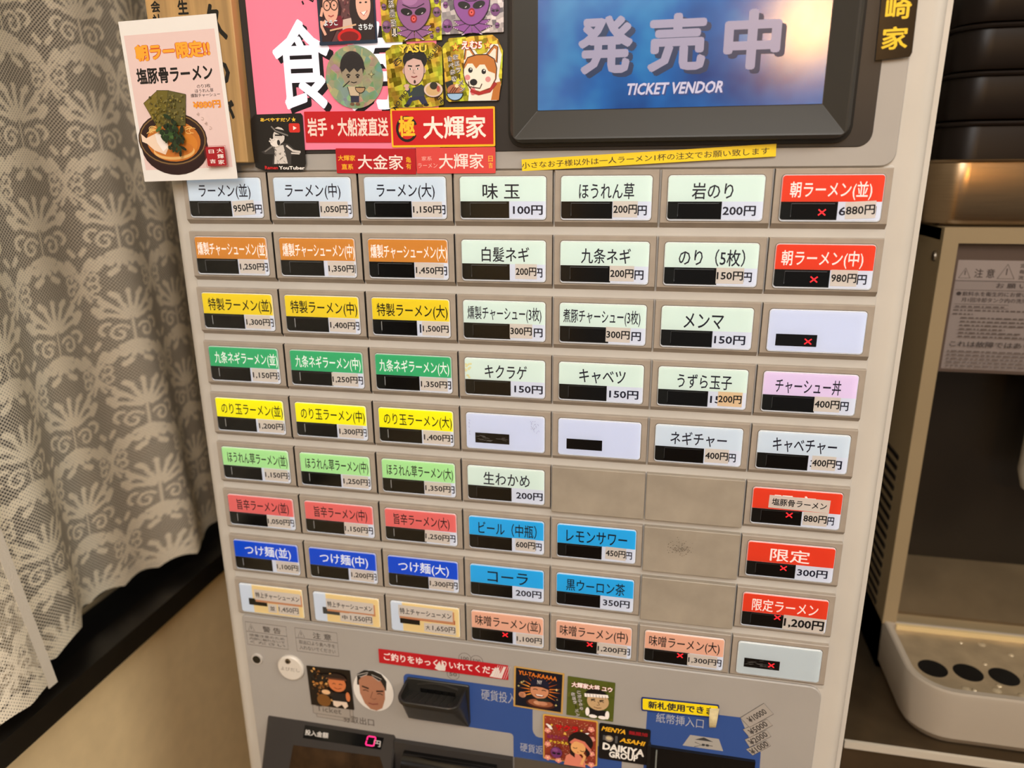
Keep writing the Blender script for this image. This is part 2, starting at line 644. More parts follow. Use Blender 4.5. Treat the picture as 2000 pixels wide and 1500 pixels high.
def curtain(name, y0, y1, z0, z1, fx, fy, hem, label, step=1.3, stretch=1.0):
    ny, nz = int((y1 - y0) / step) + 1, int((z1 - z0) / step) + 1
    Yg, Zg = np.meshgrid(np.linspace(y0, y1, ny), np.linspace(0, 1, nz))
    zb = hem(Yg)
    Zw = zb + (z1 - zb) * Zg
    Xw = fx(Yg, Zw)
    Yw = fy(Yg, Zw)
    V = np.stack([Xw, Yw, Zw], -1).reshape(-1, 3) * S
    i = np.arange(ny * nz).reshape(nz, ny)
    F = np.stack([i[:-1, :-1], i[:-1, 1:], i[1:, 1:], i[1:, :-1]], -1).reshape(-1, 4)
    me = bpy.data.meshes.new(name)
    me.vertices.add(len(V))
    me.vertices.foreach_set('co', V.ravel())
    me.loops.add(F.size)
    me.loops.foreach_set('vertex_index', F.ravel())
    me.polygons.add(len(F))
    me.polygons.foreach_set('loop_start', np.arange(len(F)) * 4)
    me.polygons.foreach_set('use_smooth', np.ones(len(F), bool))
    me.update(calc_edges=True)
    s = Yg * stretch
    d = lace_density(s - 43.0, Zw - 1213.0)
    hb = Zw - zb
    d = np.maximum(d, np.clip((11 - hb) / 2 + .3 * np.sin(s / 4.2), 0, 1) * 0.85)
    d = np.where((hb > 13) & (hb < 16), np.maximum(d, .6), d)
    at = me.attributes.new('dens', 'FLOAT', 'POINT')
    at.data.foreach_set('value', d.ravel().astype(np.float32))
    uvl = me.uv_layers.new(name='UVMap')
    uv = np.stack([s, Zw], -1).reshape(-1, 2)[F.ravel()]
    uvl.data.foreach_set('uv', uv.ravel().astype(np.float32))
    me.materials.append(M_LACE)
    return new_obj(name, me, label=label, cat='curtain', group='lace curtains at the window')


def fx1(y, z):
    k = 0.35 + 0.65 * np.clip((1420 - z) / 480, 0, 1)
    return -380 + k * (14 * np.sin(2 * np.pi * (y - 125) / 185) + 4 * np.sin(2 * np.pi * y / 71 + z / 160))


def fy1(y, z):
    return y + np.clip((1420 - z) / 480, 0, 1) * (3 * np.sin(2 * np.pi * y / 118) + 0.04 * (y - 60))


def hem1(y):
    return 931 + 5 * np.abs(np.sin(np.pi * y / 33.0)) + 3 * np.sin(y / 40)


curtain('lace_curtain', -130, 330, 931, 1850, fx1, fy1, hem1,
        'cream floral lace curtain hanging between the near curtain edge and the ticket machine', stretch=1.0)
E0 = onX(0, 1052, -350)
E1 = onX(103, 1332, -350)


def edge2(z):
    return E1[1] + (E0[1] - E1[1]) * (z - E1[2]) / (E0[2] - E1[2])


def fx2(y, z):
    return -352 - 9 * np.sin((y + 190) / 22.0) * np.clip((1300 - z) / 350, 0.1, 1)


def fy2(y, z):
    e = edge2(np.minimum(z, 1150))
    return -620 + (y + 620) / (-60 + 620) * (e + 620)


c2 = curtain('lace_curtain', -620, -60, 936, 1850, fx2, fy2, lambda y: E1[2] + 2 + 2 * np.abs(np.sin(y / 9.0)),
             'nearer lace curtain panel at lower left with a white woven edge tape', stretch=1.05, step=1.6)
tp = Solid()
zs = np.linspace(E1[2], 1850, 90)
Lp = []
for z in zs:
    e = edge2(min(z, 1150))
    x = float(fx2(np.array(-60.0), np.array(z))) + 1.5
    Lp.append([(x, e - 7, z), (x + .8, e - 7, z), (x + .8, e + 1, z), (x, e + 1, z)])
tp.loops(Lp)
tp.build('edge_tape', mat('white_woven_tape', (222, 214, 200), 0.8, bump=0.4, scale=900), c2, label='white woven edge tape')

rl = empty('curtain_rail', (-372, 0, 1848), 'thin white rail carrying the lace curtains above the window', 'curtain rail')
Solid().tube([(0, -640, 0), (0, 345, 0)], 5, 12).build('rod', paper, rl)
for y in (-636, 341):
    Solid().tube([(-2, y, 0), (-30, y, 0)], 4, 10).build('bracket', paper, rl)

# ------------------------------------------------------------------ ticket machine
TM = empty('ticket_machine', (0, 0, 0), 'cream ramen ticket vending machine with rows of lit menu buttons', 'ticket machine')
XL, XR = -217.0, 222.0
sd = Solid()
Ls = []
for z in (60, 1560):
    Ls.append([(XL, 13, z), (XL, 330, z), (XR, 330, z), (XR, 13, z)][::-1])
sd.loops(Ls)
sd.build('cabinet', M_FRAME, TM)
# front door with rounded vertical edges
prof = []
for k in range(9):
    t = math.radians(90 * k / 8)
    prof.append((XR - 3.0 - 8 + 8 * math.sin(t), 12.6 - 8 * math.cos(t)))
for k in range(9):
    t = math.radians(90 * k / 8)
    prof.append((XL + 1.0 + 8 - 8 * math.cos(t), 12.6 - 8 * math.sin(t)))
prof = prof[9:] + prof[:9]
Solid().loops([[(x, y, z) for x, y in prof] for z in (80, 1545)]).build('front_door', M_FRAME, TM, smooth=True)
# feet
for x in (XL + 40, XR - 40):
    for y in (60, 290):
        Solid().tube([(x, y, 0), (x, y, 8), (x, y, 62)], [24, 24, 14], 16).build('foot', M_BLACK, TM)
# plate behind the buttons
Solid().rprism(-203.3, 203.3, 988, 1304, 4.0, 5.5, 1.0, 0.3).build('button_plate', M_PLATE, TM)
# upper grey plate and charcoal plate
Solid().rprism(-203, 203, 1303.6, 1500, 2.4, 5.5, 7.0, 0.5, 6).build('upper_panel', M_GREY, TM)
Solid().rprism(-160, 190.5, 1313.2, 1492, 1.8, 4, (3, 7, 7, 3), 0.3, 6).build('display_surround', M_DARK, TM)
# lower grey panel
Solid().rprism(-201.5, 202.3, 300, 989.5, 2.2, 5.5, (2, 2, 8, 3), 0.7, 6).build('lower_panel', M_GREY, TM)

# display bezel: raised outside, sloping in to the screen
bz = Solid()


def loopR(x0, x1, z0, z1, y, r):
    return [(x, y, z) for x, z in rr(x0, x1, z0, z1, r, 4)]


bz.loops([loopR(5.0, 179, 1316.6, 1462, 1.9, 7), loopR(5.8, 178.2, 1317.4, 1461, -4, 6.5), loopR(7.5, 176.6, 1319, 1459.5, -5.5, 2.5),
          loopR(8.4, 175.7, 1319.8, 1458.6, -5.2, .4), loopR(19.5, 165.2, 1333.6, 1446, 1.2, .3), loopR(20.2, 164.6, 1334.2, 1445, 1.2, .3)], False, False)
bz.build('display_bezel', mat('dark_bezel', (58, 56, 52), 0.34, spec=.25), TM, smooth=False)
bk = Solid()
bk.loops([loopR(3.6, 180.4, 1315.2, 1463, 1.9, 8), loopR(3.6, 180.4, 1315.2, 1463, .6, 8), loopR(5.2, 178.8, 1316.8, 1461.6, .4, 7)], False, False)
bk.build('bezel_seal', M_BLACK, TM, smooth=True)
bm = Solid().rprism(20, 164.8, 1334, 1445.5, 0.9, 1.7, 0.3)
scr = bpy.data.materials.new('printed_blue_sky_sheet')
scr.use_nodes = True
nt = scr.node_tree
b = nt.nodes['Principled BSDF']
tc = nt.nodes.new('ShaderNodeTexCoord')
n1 = nt.nodes.new('ShaderNodeTexNoise')
n1.inputs['Scale'].default_value = 22
n1.inputs['Detail'].default_value = 3
nt.links.new(tc.outputs['Object'], n1.inputs['Vector'])
rp = nt.nodes.new('ShaderNodeValToRGB')
e = rp.color_ramp.elements
e[0].position, e[1].position = 0.30, 0.72
e[0].color, e[1].color = (*lin((16, 56, 124)), 1), (*lin((50, 138, 196)), 1)
q = rp.color_ramp.elements.new(0.5)
q.color = (*lin((24, 92, 168)), 1)
nt.links.new(n1.outputs['Fac'], rp.inputs['Fac'])
nt.links.new(rp.outputs['Color'], b.inputs['Base Color'])
nt.links.new(rp.outputs['Color'], b.inputs['Emission Color'])
b.inputs['Emission Strength'].default_value = 0.10
b.inputs['Roughness'].default_value = 0.15
b.inputs['Specular IOR Level'].default_value = 0.7
SC = bm.build('display_screen', scr, TM)
a = Art(144.8, 111.5, -0.88)


def su(px, py):                                   # photo pixel -> position on the screen sheet
    p = onY(px, py, 0.9)
    return ((p[0] - 20) / 144.8, (1445.5 - p[2]) / 111.5)


for ch, x0, y0, x1, y1 in (('発', 1130, 33, 1234, 143), ('売', 1268, 28, 1376, 138), ('中', 1418, 20, 1520, 134)):
    p, q = su(x0, y0), su(x1, y1)
    a.text(ch, p[0] + .016, p[1] + .018, q[0] + .016, q[1] + .018, (12, 40, 78), 0.042)
for ch, x0, y0, x1, y1 in (('発', 1130, 33, 1234, 143), ('売', 1268, 28, 1376, 138), ('中', 1418, 20, 1520, 134)):
    p, q = su(x0, y0), su(x1, y1)
    a.text(ch, p[0], p[1], q[0], q[1], (138, 136, 164), 0.035)
p, q = su(1224, 163), su(1413, 181)
a.text('TICKET VENDOR', p[0] + .005, p[1] + .006, q[0] + .005, q[1] + .006, (30, 60, 120), 0.035, slant=.2)
a.text('TICKET VENDOR', p[0], p[1], q[0], q[1], (176, 178, 205), 0.03, slant=.2)
a.build('lettering', PRS, SC, (92.4, 0, 1389.75))

# pink lit sign with the big characters
PK = Solid().rprism(-147.2, -36, 1315.4, 1492, 1.0, 1.9, 0.6).build('pink_sign', mat('pink_backlit', (234, 120, 146), 0.25, emit=0.2), TM)
a = Art(111.2, 176.6, -1.0)


def pu(px, py):
    p = onY(px, py, 1.0)
    return ((p[0] + 147.2) / 111.2, (1492 - p[2]) / 176.6)


for ch, x0, y0, x1, y1 in (('食', 526, 40, 652, 212), ('券', 664, 44, 806, 214)):
    p, q = pu(x0, y0), pu(x1, y1)
    a.text(ch, p[0] + .022, p[1] + .014, q[0] + .022, q[1] + .014, (22, 18, 24), 0.02)
for ch, x0, y0, x1, y1 in (('食', 526, 40, 652, 212), ('券', 664, 44, 806, 214)):
    p, q = pu(x0, y0), pu(x1, y1)
    a.text(ch, p[0], p[1], q[0], q[1], (236, 234, 248), 0.02)
for pts in ([(590, 2), (593, 9)], [(603, -2), (611, 3), (613, -4)]):
    a.line([pu(*p) for p in pts], 1.0, (20, 16, 20))
a.build('lettering', PRL, PK, (-91.6, 0, 1403.7))

# ------------------------------------------------------------------ menu buttons
LWID, LHEI, PITX, PITZ = 49.87, 23.89, 58.0, 35.237
TW = PITX - 1.0
tile = Solid()
x0, x1, zt, zb = -TW / 2, TW / 2, LHEI / 2 + 2.7, -LHEI / 2 - 1.1
ch = 2.8
L4 = [[(x0, 4.4, zb - ch), (x1, 4.4, zb - ch), (x1, 4.4, zt + .3), (x0, 4.4, zt + .3)],
      [(x0, 4.0, zb - ch), (x1, 4.0, zb - ch), (x1, 3.4, zt + .3), (x0, 3.4, zt + .3)],
      [(x0 + .1, 1.15, zb - .1), (x1 - .1, 1.15, zb - .1), (x1 - .1, 1.3, zt + .2), (x0 + .1, 1.3, zt + .2)],
      [(x0 + .35, 0.9, zb + .15), (x1 - .35, 0.9, zb + .15), (x1 - .35, 0.9, zt - .2), (x0 + .35, 0.9, zt - .2)]]
tile.loops(L4, cap0=False)
tile.m = [2 if (k < 8 and k % 4 in (1, 3)) else 0 for k in range(len(tile.f))]  # side walls coloured dark: the shade in the gaps is painted in
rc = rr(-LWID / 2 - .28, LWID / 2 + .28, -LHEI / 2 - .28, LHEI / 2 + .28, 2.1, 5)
tile.add([(x, 0.885, z) for x, z in rc], [tuple(range(len(rc)))], 1)  # flat dark ring: dirt and gap shadow painted round the cover
ME_TILE = mesh('button_housing', tile.v, tile.f, [M_TILE, mat('grimy_shaded_ring', (92, 82, 70), .6), mat('painted_gap_shade', (44, 38, 32), .7)], midx=tile.m)
bl = Solid().rprism(-TW / 2 - .1, TW / 2 + .1, zb - ch, zt + .2, 0.5, 4.4, 0.5, 0.45, 3)
ME_BLANK = mesh('blank_cover', bl.v, bl.f, M_TILE2)
lens = Solid()
O = rr(-LWID / 2, LWID / 2, -LHEI / 2, LHEI / 2, 1.9, 5)
I = rr(-LWID / 2 + .5, LWID / 2 - .5, -LHEI / 2 + 1.0, LHEI / 2 - .55, 1.4, 5)
lens.loops([[(x, 0.88, z) for x, z in O], [(x, 0.25, z) for x, z in O], [(x, -0.2, z) for x, z in I]], cap0=False, cap1=False, m=1)
lens.add([(x, -0.2, z) for x, z in I], [tuple(range(len(I)))], 0)
ME_LENS = mesh('clear_cover', lens.v, lens.f, [M_CLEAR, M_EDGE], midx=lens.m)
tray = Solid().rprism(-LWID / 2 + .1, LWID / 2 - .1, -LHEI / 2 + .1, LHEI / 2 - .1, 0.82, 0.88, 1.8, 0, 5)
ME_TRAY = mesh('backlight', tray.v, tray.f, M_BACKLIT)

STY = {'w': ('white', (208, 221, 234), (24, 24, 40)), 'g': ('pale green-white', (216, 234, 226), (24, 26, 40)),
       'o': ('orange', (208, 138, 58), (255, 250, 245)), 'y': ('yellow', (236, 210, 44), (26, 24, 20)),
       'gr': ('green', (60, 176, 116), (250, 255, 250)), 'Y': ('lemon yellow', (250, 244, 20), (30, 28, 20)),
       'lg': ('light green', (176, 232, 160), (30, 34, 30)), 'pk': ('coral pink', (228, 112, 110), (40, 26, 30)),
       'bl': ('deep blue', (10, 78, 214), (245, 250, 255)), 'sk': ('sky blue', (42, 174, 238), (22, 26, 40)),
       'rd': ('red', (226, 66, 40), (255, 245, 240)), 'lv': ('lavender', (226, 206, 240), (28, 24, 40)),
       'sa': ('salmon', (232, 178, 152), (30, 24, 26)), 'e': ('blank white', (208, 217, 242), (0, 0, 0)),
       'p': ('white and buff', (208, 218, 232), (20, 20, 20))}
R4 = (.583, .944)
# row, column, printed name, style, name x0 x1, sticker (x0,x1,text,tilt) , text printed beneath (text,x0,x1), red cross, wording for the label
BT = [
 (0, 0, 'ラーメン(並)', 'w', .15, .85, (.59, .885, '950円', 3.5), ('円', .885, .985), None, 'ramen, regular'),
 (0, 1, 'ラーメン(中)', 'w', .148, .861, (*R4, '1,050円', 0), ('円', .885, .99), None, 'ramen, medium'),
 (0, 2, 'ラーメン(大)', 'w', .154, .862, (*R4, '1,150円', 0), ('円', .885, .985), None, 'ramen, large'),
 (0, 3, '味 玉', 'g', .266, .697, None, ('100円', .618, .96), None, 'flavoured egg'),
 (0, 4, 'ほうれん草', 'g', .203, .807, (.58, .85, '200円', 0), ('円', .85, .95), None, 'spinach'),
 (0, 5, '岩のり', 'g', .256, .684, None, ('200円', .587, .927), None, 'rock seaweed'),
 (0, 6, '朝ラーメン(並)', 'rd', .09, .89, (.65, .945, '880円', 3), ('600円', .59, .95), (.426, .80), 'morning ramen, regular'),
 (1, 0, '燻製チャーシューメン(並)', 'o', .03, .985, (.59, .94, '1,250円', 0), ('円', .885, .985), None, 'smoked pork ramen, regular'),
 (1, 1, '燻製チャーシューメン(中)', 'o', .04, .985, (.626, .975, '1,350円', 0), ('円', .885, .99), None, 'smoked pork ramen, medium'),
 (1, 2, '燻製チャーシューメン(大)', 'o', .03, .985, (.585, .94, '1,450円', -1), ('円', .885, .98), None, 'smoked pork ramen, large'),
 (1, 3, '白髪ネギ', 'g', .242, .805, (.64, .895, '200円', 0), ('円', .87, .96), None, 'shredded white leek'),
 (1, 4, '九条ネギ', 'g', .24, .796, (.566, .84, '200円', 0), ('円', .845, .945), None, 'green onion'),
 (1, 5, 'のり（5枚）', 'g', .157, .86, (.567, .86, '150円', 0), ('円', .85, .945), None, 'seaweed, five sheets'),
 (1, 6, '朝ラーメン(中)', 'rd', .07, .89, (.585, .85, '980円', 0), ('円', .85, .945), (.42, .79), 'morning ramen, medium'),
 (2, 0, '特製ラーメン(並)', 'y', .08, .975, (.59, .94, '1,300円', 0), ('円', .885, .985), None, 'special ramen, regular'),
 (2, 1, '特製ラーメン(中)', 'y', .076, .97, (.587, .937, '1,400円', -1), ('円', .885, .99), None, 'special ramen, medium'),
 (2, 2, '特製ラーメン(大)', 'y', .065, .97, (.64, .985, '1,500円', 0), ('1', .608, .628), None, 'special ramen, large'),
 (2, 3, '燻製チャーシュー(3枚)', 'g', .054, .95, (.57, .843, '300円', 0), ('円', .86, .965), None, 'smoked pork, three slices'),
 (2, 4, '煮豚チャーシュー(3枚)', 'g', .045, .933, (.544, .825, '300円', -1), ('円', .838, .946), None, 'braised pork, three slices'),
 (2, 5, 'メンマ', 'g', .252, .686, None, ('150円', .597, .933), None, 'bamboo shoots'),
 (2, 6, '', 'e', .09, .52, None, None, (.43, .74), 'unused, below the morning ramen buttons'),
 (3, 0, '九条ネギラーメン(並)', 'gr', .076, .98, (.60, .965, '1,150円', 0), ('円', .885, .99), None, 'green onion ramen, regular'),
 (3, 1, '九条ネギラーメン(中)', 'gr', .068, .965, (.56, .92, '1,250円', 0), ('円', .885, .985), None, 'green onion ramen, medium'),
 (3, 2, '九条ネギラーメン(大)', 'gr', .053, .965, (.584, .94, '1,350円', 0), ('円', .885, .985), None, 'green onion ramen, large'),
 (3, 3, 'キクラゲ', 'g', .253, .776, None, ('150円', .62, .97), None, 'wood-ear mushroom'),
 (3, 4, 'キャベツ', 'g', .245, .79, None, ('150円', .605, .947), None, 'cabbage'),
 (3, 5, 'うずら玉子', 'g', .22, .828, (.685, .955, '200円', 0), ('150円', .60, .95), None, 'quail eggs'),
 (3, 6, 'チャーシュー丼', 'lv', .137, .83, (.566, .84, '400円', 0), ('円', .842, .93), None, 'pork rice bowl'),
 (4, 0, 'のり玉ラーメン(並)', 'Y', .08, .98, (.605, .975, '1,200円', 0), ('円', .885, .99), None, 'seaweed egg ramen, regular'),
 (4, 1, 'のり玉ラーメン(中)', 'Y', .076, .972, (.597, .94, '1,300円', 0), ('円', .885, .99), None, 'seaweed egg ramen, medium'),
 (4, 2, 'のり玉ラーメン(大)', 'Y', .07, .977, (.592, .955, '1,400円', 0), ('円', .885, .99), None, 'seaweed egg ramen, large'),
 (4, 3, '', 'e', .115, .552, None, None, None, 'unused and scratched'),
 (4, 4, '', 'e', .105, .54, None, None, None, 'unused and clean'),
 (4, 5, 'ネギチャー', 'w', .18, .824, (.586, .858, '400円', 0), ('円', .855, .94), None, 'leek and pork'),
 (4, 6, 'キャベチャー', 'w', .173, .866, (.614, .873, '400円', 0), ('350円', .6, .94), None, 'cabbage and pork'),
 (5, 0, 'ほうれん草ラーメン(並)', 'lg', .078, .973, (.615, .965, '1,150円', 0), ('円', .885, .99), None, 'spinach ramen, regular'),
 (5, 1, 'ほうれん草ラーメン(中)', 'lg', .075, .972, (.598, .962, '1,250円', 0), ('円', .885, .99), None, 'spinach ramen, medium'),
 (5, 2, 'ほうれん草ラーメン(大)', 'lg', .068, .97, (.58, .94, '1,350円', 0), ('円', .885, .985), None, 'spinach ramen, large'),
 (5, 3, '生わかめ', 'g', .21, .81, None, ('200円', .634, .976), None, 'fresh seaweed'),
 (5, 6, '限定', 'rd', .25, .72, (.59, .86, '880円', 0), ('円', .862, .935), (.435, .70), 'limited salt pork-bone ramen'),
 (6, 0, '旨辛ラーメン(並)', 'pk', .133, .92, (.575, .926, '1,050円', 0), ('円', .885, .985), None, 'spicy ramen, regular'),
 (6, 1, '旨辛ラーメン(中)', 'pk', .138, .908, (.564, .914, '1,150円', -1), ('円', .885, .98), None, 'spicy ramen, medium'),
 (6, 2, '旨辛ラーメン(大)', 'pk', .125, .90, (.552, .90, '1,250円', -2), ('円', .885, .975), None, 'spicy ramen, large'),
 (6, 3, 'ビール（中瓶）', 'sk', .128, .90, (.62, .885, '600円', 0), ('円', .88, .967), None, 'bottled beer'),
 (6, 4, 'レモンサワー', 'sk', .12, .887, (.62, .88, '450円', -1), ('円', .875, .955), None, 'lemon sour'),
 (6, 6, '限定', 'rd', .27, .723, None, ('300円', .597, .94), (.437, .70), 'limited item, 300 yen'),
 (7, 0, 'つけ麺(並)', 'bl', .167, .88, (.637, .975, '1,100円', 0), ('円', .885, .99), None, 'dipping noodles, regular'),
 (7, 1, 'つけ麺(中)', 'bl', .157, .874, (.604, .947, '1,200円', -1), ('円', .885, .99), None, 'dipping noodles, medium'),
 (7, 2, 'つけ麺(大)', 'bl', .15, .868, (.583, .932, '1,300円', -1), ('円', .885, .985), None, 'dipping noodles, large'),
 (7, 3, 'コーラ', 'sk', .237, .785, None, ('200円', .62, .966), None, 'cola'),
 (7, 4, '黒ウーロン茶', 'sk', .128, .885, None, ('350円', .61, .953), None, 'black oolong tea'),
 (7, 6, '限定ラーメン', 'rd', .12, .89, (.50, .985, '1,200円', -1), None, (.43, .66), 'limited ramen, 1,200 yen'),
 (8, 0, '特上チャーシューメン', 'p', .23, .96, (.59, .92, '1,450円', 0), ('並', .43, .57), None, 'premium pork ramen, regular'),
 (8, 1, '特上チャーシューメン', 'p', .19, .91, (.535, .885, '1,550円', 0), ('中', .39, .535), None, 'premium pork ramen, medium'),
 (8, 2, '特上チャーシューメン', 'p', .115, .90, (.59, .94, '1,650円', 0), ('大', .48, .59), None, 'premium pork ramen, large'),
 (8, 3, '味噌ラーメン(並)', 'sa', .055, .96, (.62, .985, '1,100円', 0), None, (.47, .70), 'miso ramen, regular'),
 (8, 4, '味噌ラーメン(中)', 'sa', .054, .95, (.55, .945, '1,200円', -1), ('円', .885, .985), (.455, .68), 'miso ramen, medium'),
 (8, 5, '味噌ラーメン(大)', 'sa', .058, .945, (.556, .925, '1,300円', 0), ('円', .885, .98), (.46, .68), 'miso ramen, large'),
 (8, 6, '', 'e', .09, .52, None, None, (.42, .64), 'unused, in the bottom corner'),
]
PAPER = (224, 216, 208)
LED = bpy.data.materials.new('red_led')
LED = mat('red_led', (255, 40, 50), 0.4, emit=1.1)
BY = 0.80                                         # depth of the card behind the clear cover


def cross(parent, u, v, sz=1.75):
    x, z = (u - .5) * LWID, (.5 - v) * LHEI
    s = Solid()
    for sg in (1, -1):
        d = [(-sz, -sz * .85 * sg), (sz, sz * .85 * sg)]
        nx, nz = (.85 * sg * .25, -.25)
        s.loops([[(x + d[0][0] + nx, .66, z + d[0][1] + nz), (x + d[1][0] + nx, .66, z + d[1][1] + nz),
                  (x + d[1][0] - nx, .66, z + d[1][1] - nz), (x + d[0][0] - nx, .66, z + d[0][1] - nz)],
                 [(x + d[0][0] + nx, .60, z + d[0][1] + nz), (x + d[1][0] + nx, .60, z + d[1][1] + nz),
                  (x + d[1][0] - nx, .60, z + d[1][1] - nz), (x + d[0][0] - nx, .60, z + d[0][1] - nz)]])
    s.build('led_cross', LED, parent, label='red lit cross')


def paper_tag(parent, x0, y0, x1, y1, text, tilt=0.0, bold=0.012, lvl=0.0, margin=.03, ty=(.2, .8), rgb=PAPER, name='price_sticker'):
    a = Art(LWID, LHEI, -0.62 + lvl, 0.02)
    mx_, my_ = (x0 + x1) / 2, (y0 + y1) / 2
    w_, h_ = x1 - x0, y1 - y0
    a.rect(x0, y0, x1, y1, rgb, rot=tilt)
    a.text(text, x0 + w_ * margin, y0 + h_ * ty[0], x1 - w_ * margin, y0 + h_ * ty[1], (24, 22, 24), bold, rot=tilt)
    a.build(name, PRL if False else PRT, parent)


PRT = print_mat('ink_on_price_paper', 0.55, 0.10, 0.2)
for (r, c, name, sty, nx0, nx1, stk, und, X, eng) in BT:
    colr, band, ink = STY[sty]
    X0, Z0 = -198.9 + c * PITX + LWID / 2, 1300 - r * PITZ - LHEI / 2
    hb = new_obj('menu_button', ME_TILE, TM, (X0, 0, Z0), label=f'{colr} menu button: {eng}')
    new_obj('backlight', ME_TRAY, hb)
    a = Art(LWID, LHEI, -BY, 0.012)
    cx0, cx1, cy0, cy1 = .004, .996, .012, .982
    bot = .575
    if sty == 'e':
        a.rect(cx0, cy0, cx1, cy1, band if r < 8 else (196, 206, 210), 1.7)
        if (r, c) == (4, 3):
            for k in range(26):
                u, v = random.uniform(.82, .93), random.uniform(.12, .45)
                a.line([(u, v), (u + random.uniform(-.015, .015), v + random.uniform(.01, .05))], .12, (120, 118, 116))
            for k in range(16):
                v = random.uniform(.15, .6)
                a.line([(.03 + random.uniform(0, .02), v), (.04 + random.uniform(0, .02), v + .02)], .12, (140, 138, 136))
    elif sty == 'p':
        a.rect(cx0, cy0, cx1, cy1, band, 1.7)
        lx = {0: .2, 1: .19, 2: .17}[c]
        a.rect(lx, cy0, cx1, cy1, (232, 206, 146))
    else:
        a.rect(cx0, cy0 + .2, cx1, cy1, (214, 220, 236), 1.7)
        a.rect(cx0, cy0, cx1, bot, band, 1.7)
        a.rect(cx0, bot - .2, cx1, bot, band)
        y0, y1 = (.165, .525) if len(name) < 9 else (.15, .52)
        if '（' in name or '(' in name:
            y0, y1 = .15, .54
        a.text(name, nx0, y0, nx1, y1, ink, 0.011 if sty in ('rd', 'o', 'gr', 'bl') else 0.009)
    if und and sty != 'p':
        a.text(und[0], und[1], .665, und[2], .885, (24, 26, 44), 0.022)
    if (r, c) == (3, 3):
        for k in range(14):
            a.ell(random.uniform(.015, .08), random.uniform(.15, .55), .015, .03, (222, 216, 168), 10)
    if (r, c) == (1, 2):
        a.line([(.30, .55), (.31, .7), (.29, .85), (.31, .94)], .5, (150, 140, 130))
    a.build('name_card', PRL, hb)
    # display window
    d = Art(LWID, LHEI, -0.70, 0.01)
    if sty == 'e':
        dy = (.58, .86) if r == 2 else ((.545, .826) if r == 4 else (.5, .78))
        d.rect(nx0, dy[0], nx1, dy[1], (18, 17, 18))
        if (r, c) in ((4, 3), (8, 6)):
            for k in range(18):
                u, v = random.uniform(nx0, nx1 - .08), random.uniform(dy[0] + .05, dy[1] - .05)
                d.line([(u, v), (u + random.uniform(.03, .08), v + random.uniform(-.02, .02))], .12, (150, 148, 146))
    elif sty == 'p':
        d.rect(.13, .5, .42, .73, (16, 16, 16) if c != 1 else (70, 74, 76))
    else:
        dx1 = .575
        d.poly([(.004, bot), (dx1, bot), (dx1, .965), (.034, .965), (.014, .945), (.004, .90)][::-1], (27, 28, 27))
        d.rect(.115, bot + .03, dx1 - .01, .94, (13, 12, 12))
        d.line([(.118, .90), (.118, bot + .04), (dx1 - .03, bot + .04)], .22, (120, 124, 130) if r < 2 else (72, 74, 76))  # pale strokes: window edge with its glint painted in
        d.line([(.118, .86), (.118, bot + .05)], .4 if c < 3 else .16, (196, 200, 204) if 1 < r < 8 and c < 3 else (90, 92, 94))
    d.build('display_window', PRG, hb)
    if X:
        cross(hb, *X)
    # stickers
    if sty == 'p':
        ns = {0: (.17, .53), 1: (.19, .55), 2: (.12, .49)}[c]
        a = Art(LWID, LHEI, -0.64, 0.02)
        if c == 2:
            a.rect(.24, .44, .93, .57, (170, 32, 30))
        a.rect(nx0 + .01, ns[0] + .05, nx1 + .02, ns[1] + .07, (210, 150, 110))
        a.rect(nx0, ns[0], nx1, ns[1], PAPER)
        a.text(name, nx0 + .02, ns[0] + .09, nx1 - .02, ns[1] - .08, (24, 22, 24), 0.014)
        a.build('name_sticker', PRT, hb)
        paper_tag(hb, und[1], .62, und[2], .92, und[0], 0, .012, 0.02, .22, (.25, .75), name='size_sticker')
        paper_tag(hb, stk[0], .60, stk[1], .93, stk[2], stk[3], .010, 0.03)
    elif stk:
        three = len(stk[2]) == 4
        tall = (.585, .95) if not three else (.565, .93)
        if eng.startswith('limited ramen'):
            paper_tag(hb, stk[0], .56, stk[1], .99, stk[2], stk[3], .03, 0.0, .02, (.16, .84))
        else:
            paper_tag(hb, stk[0], tall[0], stk[1], tall[1], stk[2], stk[3], .022 if three else .020, 0.0, .025, (.22, .78) if three else (.25, .78),
                      rgb=(234, 206, 168) if (r, c) == (3, 5) else ((226, 226, 226) if eng == 'x' else PAPER))
    if (r, c) == (5, 6):
        paper_tag(hb, .193, .21, .87, .55, '塩豚骨ラーメン', -1.2, .016, 0.0, .05, (.22, .78), name='name_sticker')
    new_obj('clear_cover', ME_LENS, hb)
for r, c in ((5, 4), (5, 5), (6, 5), (7, 5)):
    o = new_obj('blank_cover', ME_BLANK, TM, (-198.9 + c * PITX + LWID / 2, 0, 1300 - r * PITZ - LHEI / 2),
                label='plain taupe cover over an unused button place')
    if (r, c) == (6, 5):
        a = Art(58, 30, -0.49, .004)
        for k in range(130):
            u, v = random.gauss(.38, .06), random.gauss(.42, .07)
            a.ell(u, v, random.uniform(.002, .006), random.uniform(.004, .010), (96, 86, 74), 6)
        a.build('glue_residue', PRM, o, label='grey smudge of glue residue')

# ------------------------------------------------------------------ machine: lower panel fittings
ZC = 900.0


def lu(px, py, y=2.2):
    p = onY(px, py, y)
    return ((p[0] + 250) / 500, (ZC + 250 - p[2]) / 500)


def xu(x, z):
    return ((x + 250) / 500, (ZC + 250 - z) / 500)


def panel_art():
    return Art(500, 500, 0.0, 0.012)


def tbox(a, body, p0, p1, rgb, bold=.01, **k):
    a.text(body, p0[0], p0[1], p1[0], p1[1], rgb, bold, **k)


# blue printed areas
PINK_ = print_mat('ink_panel', 0.36, 0, 0.4)


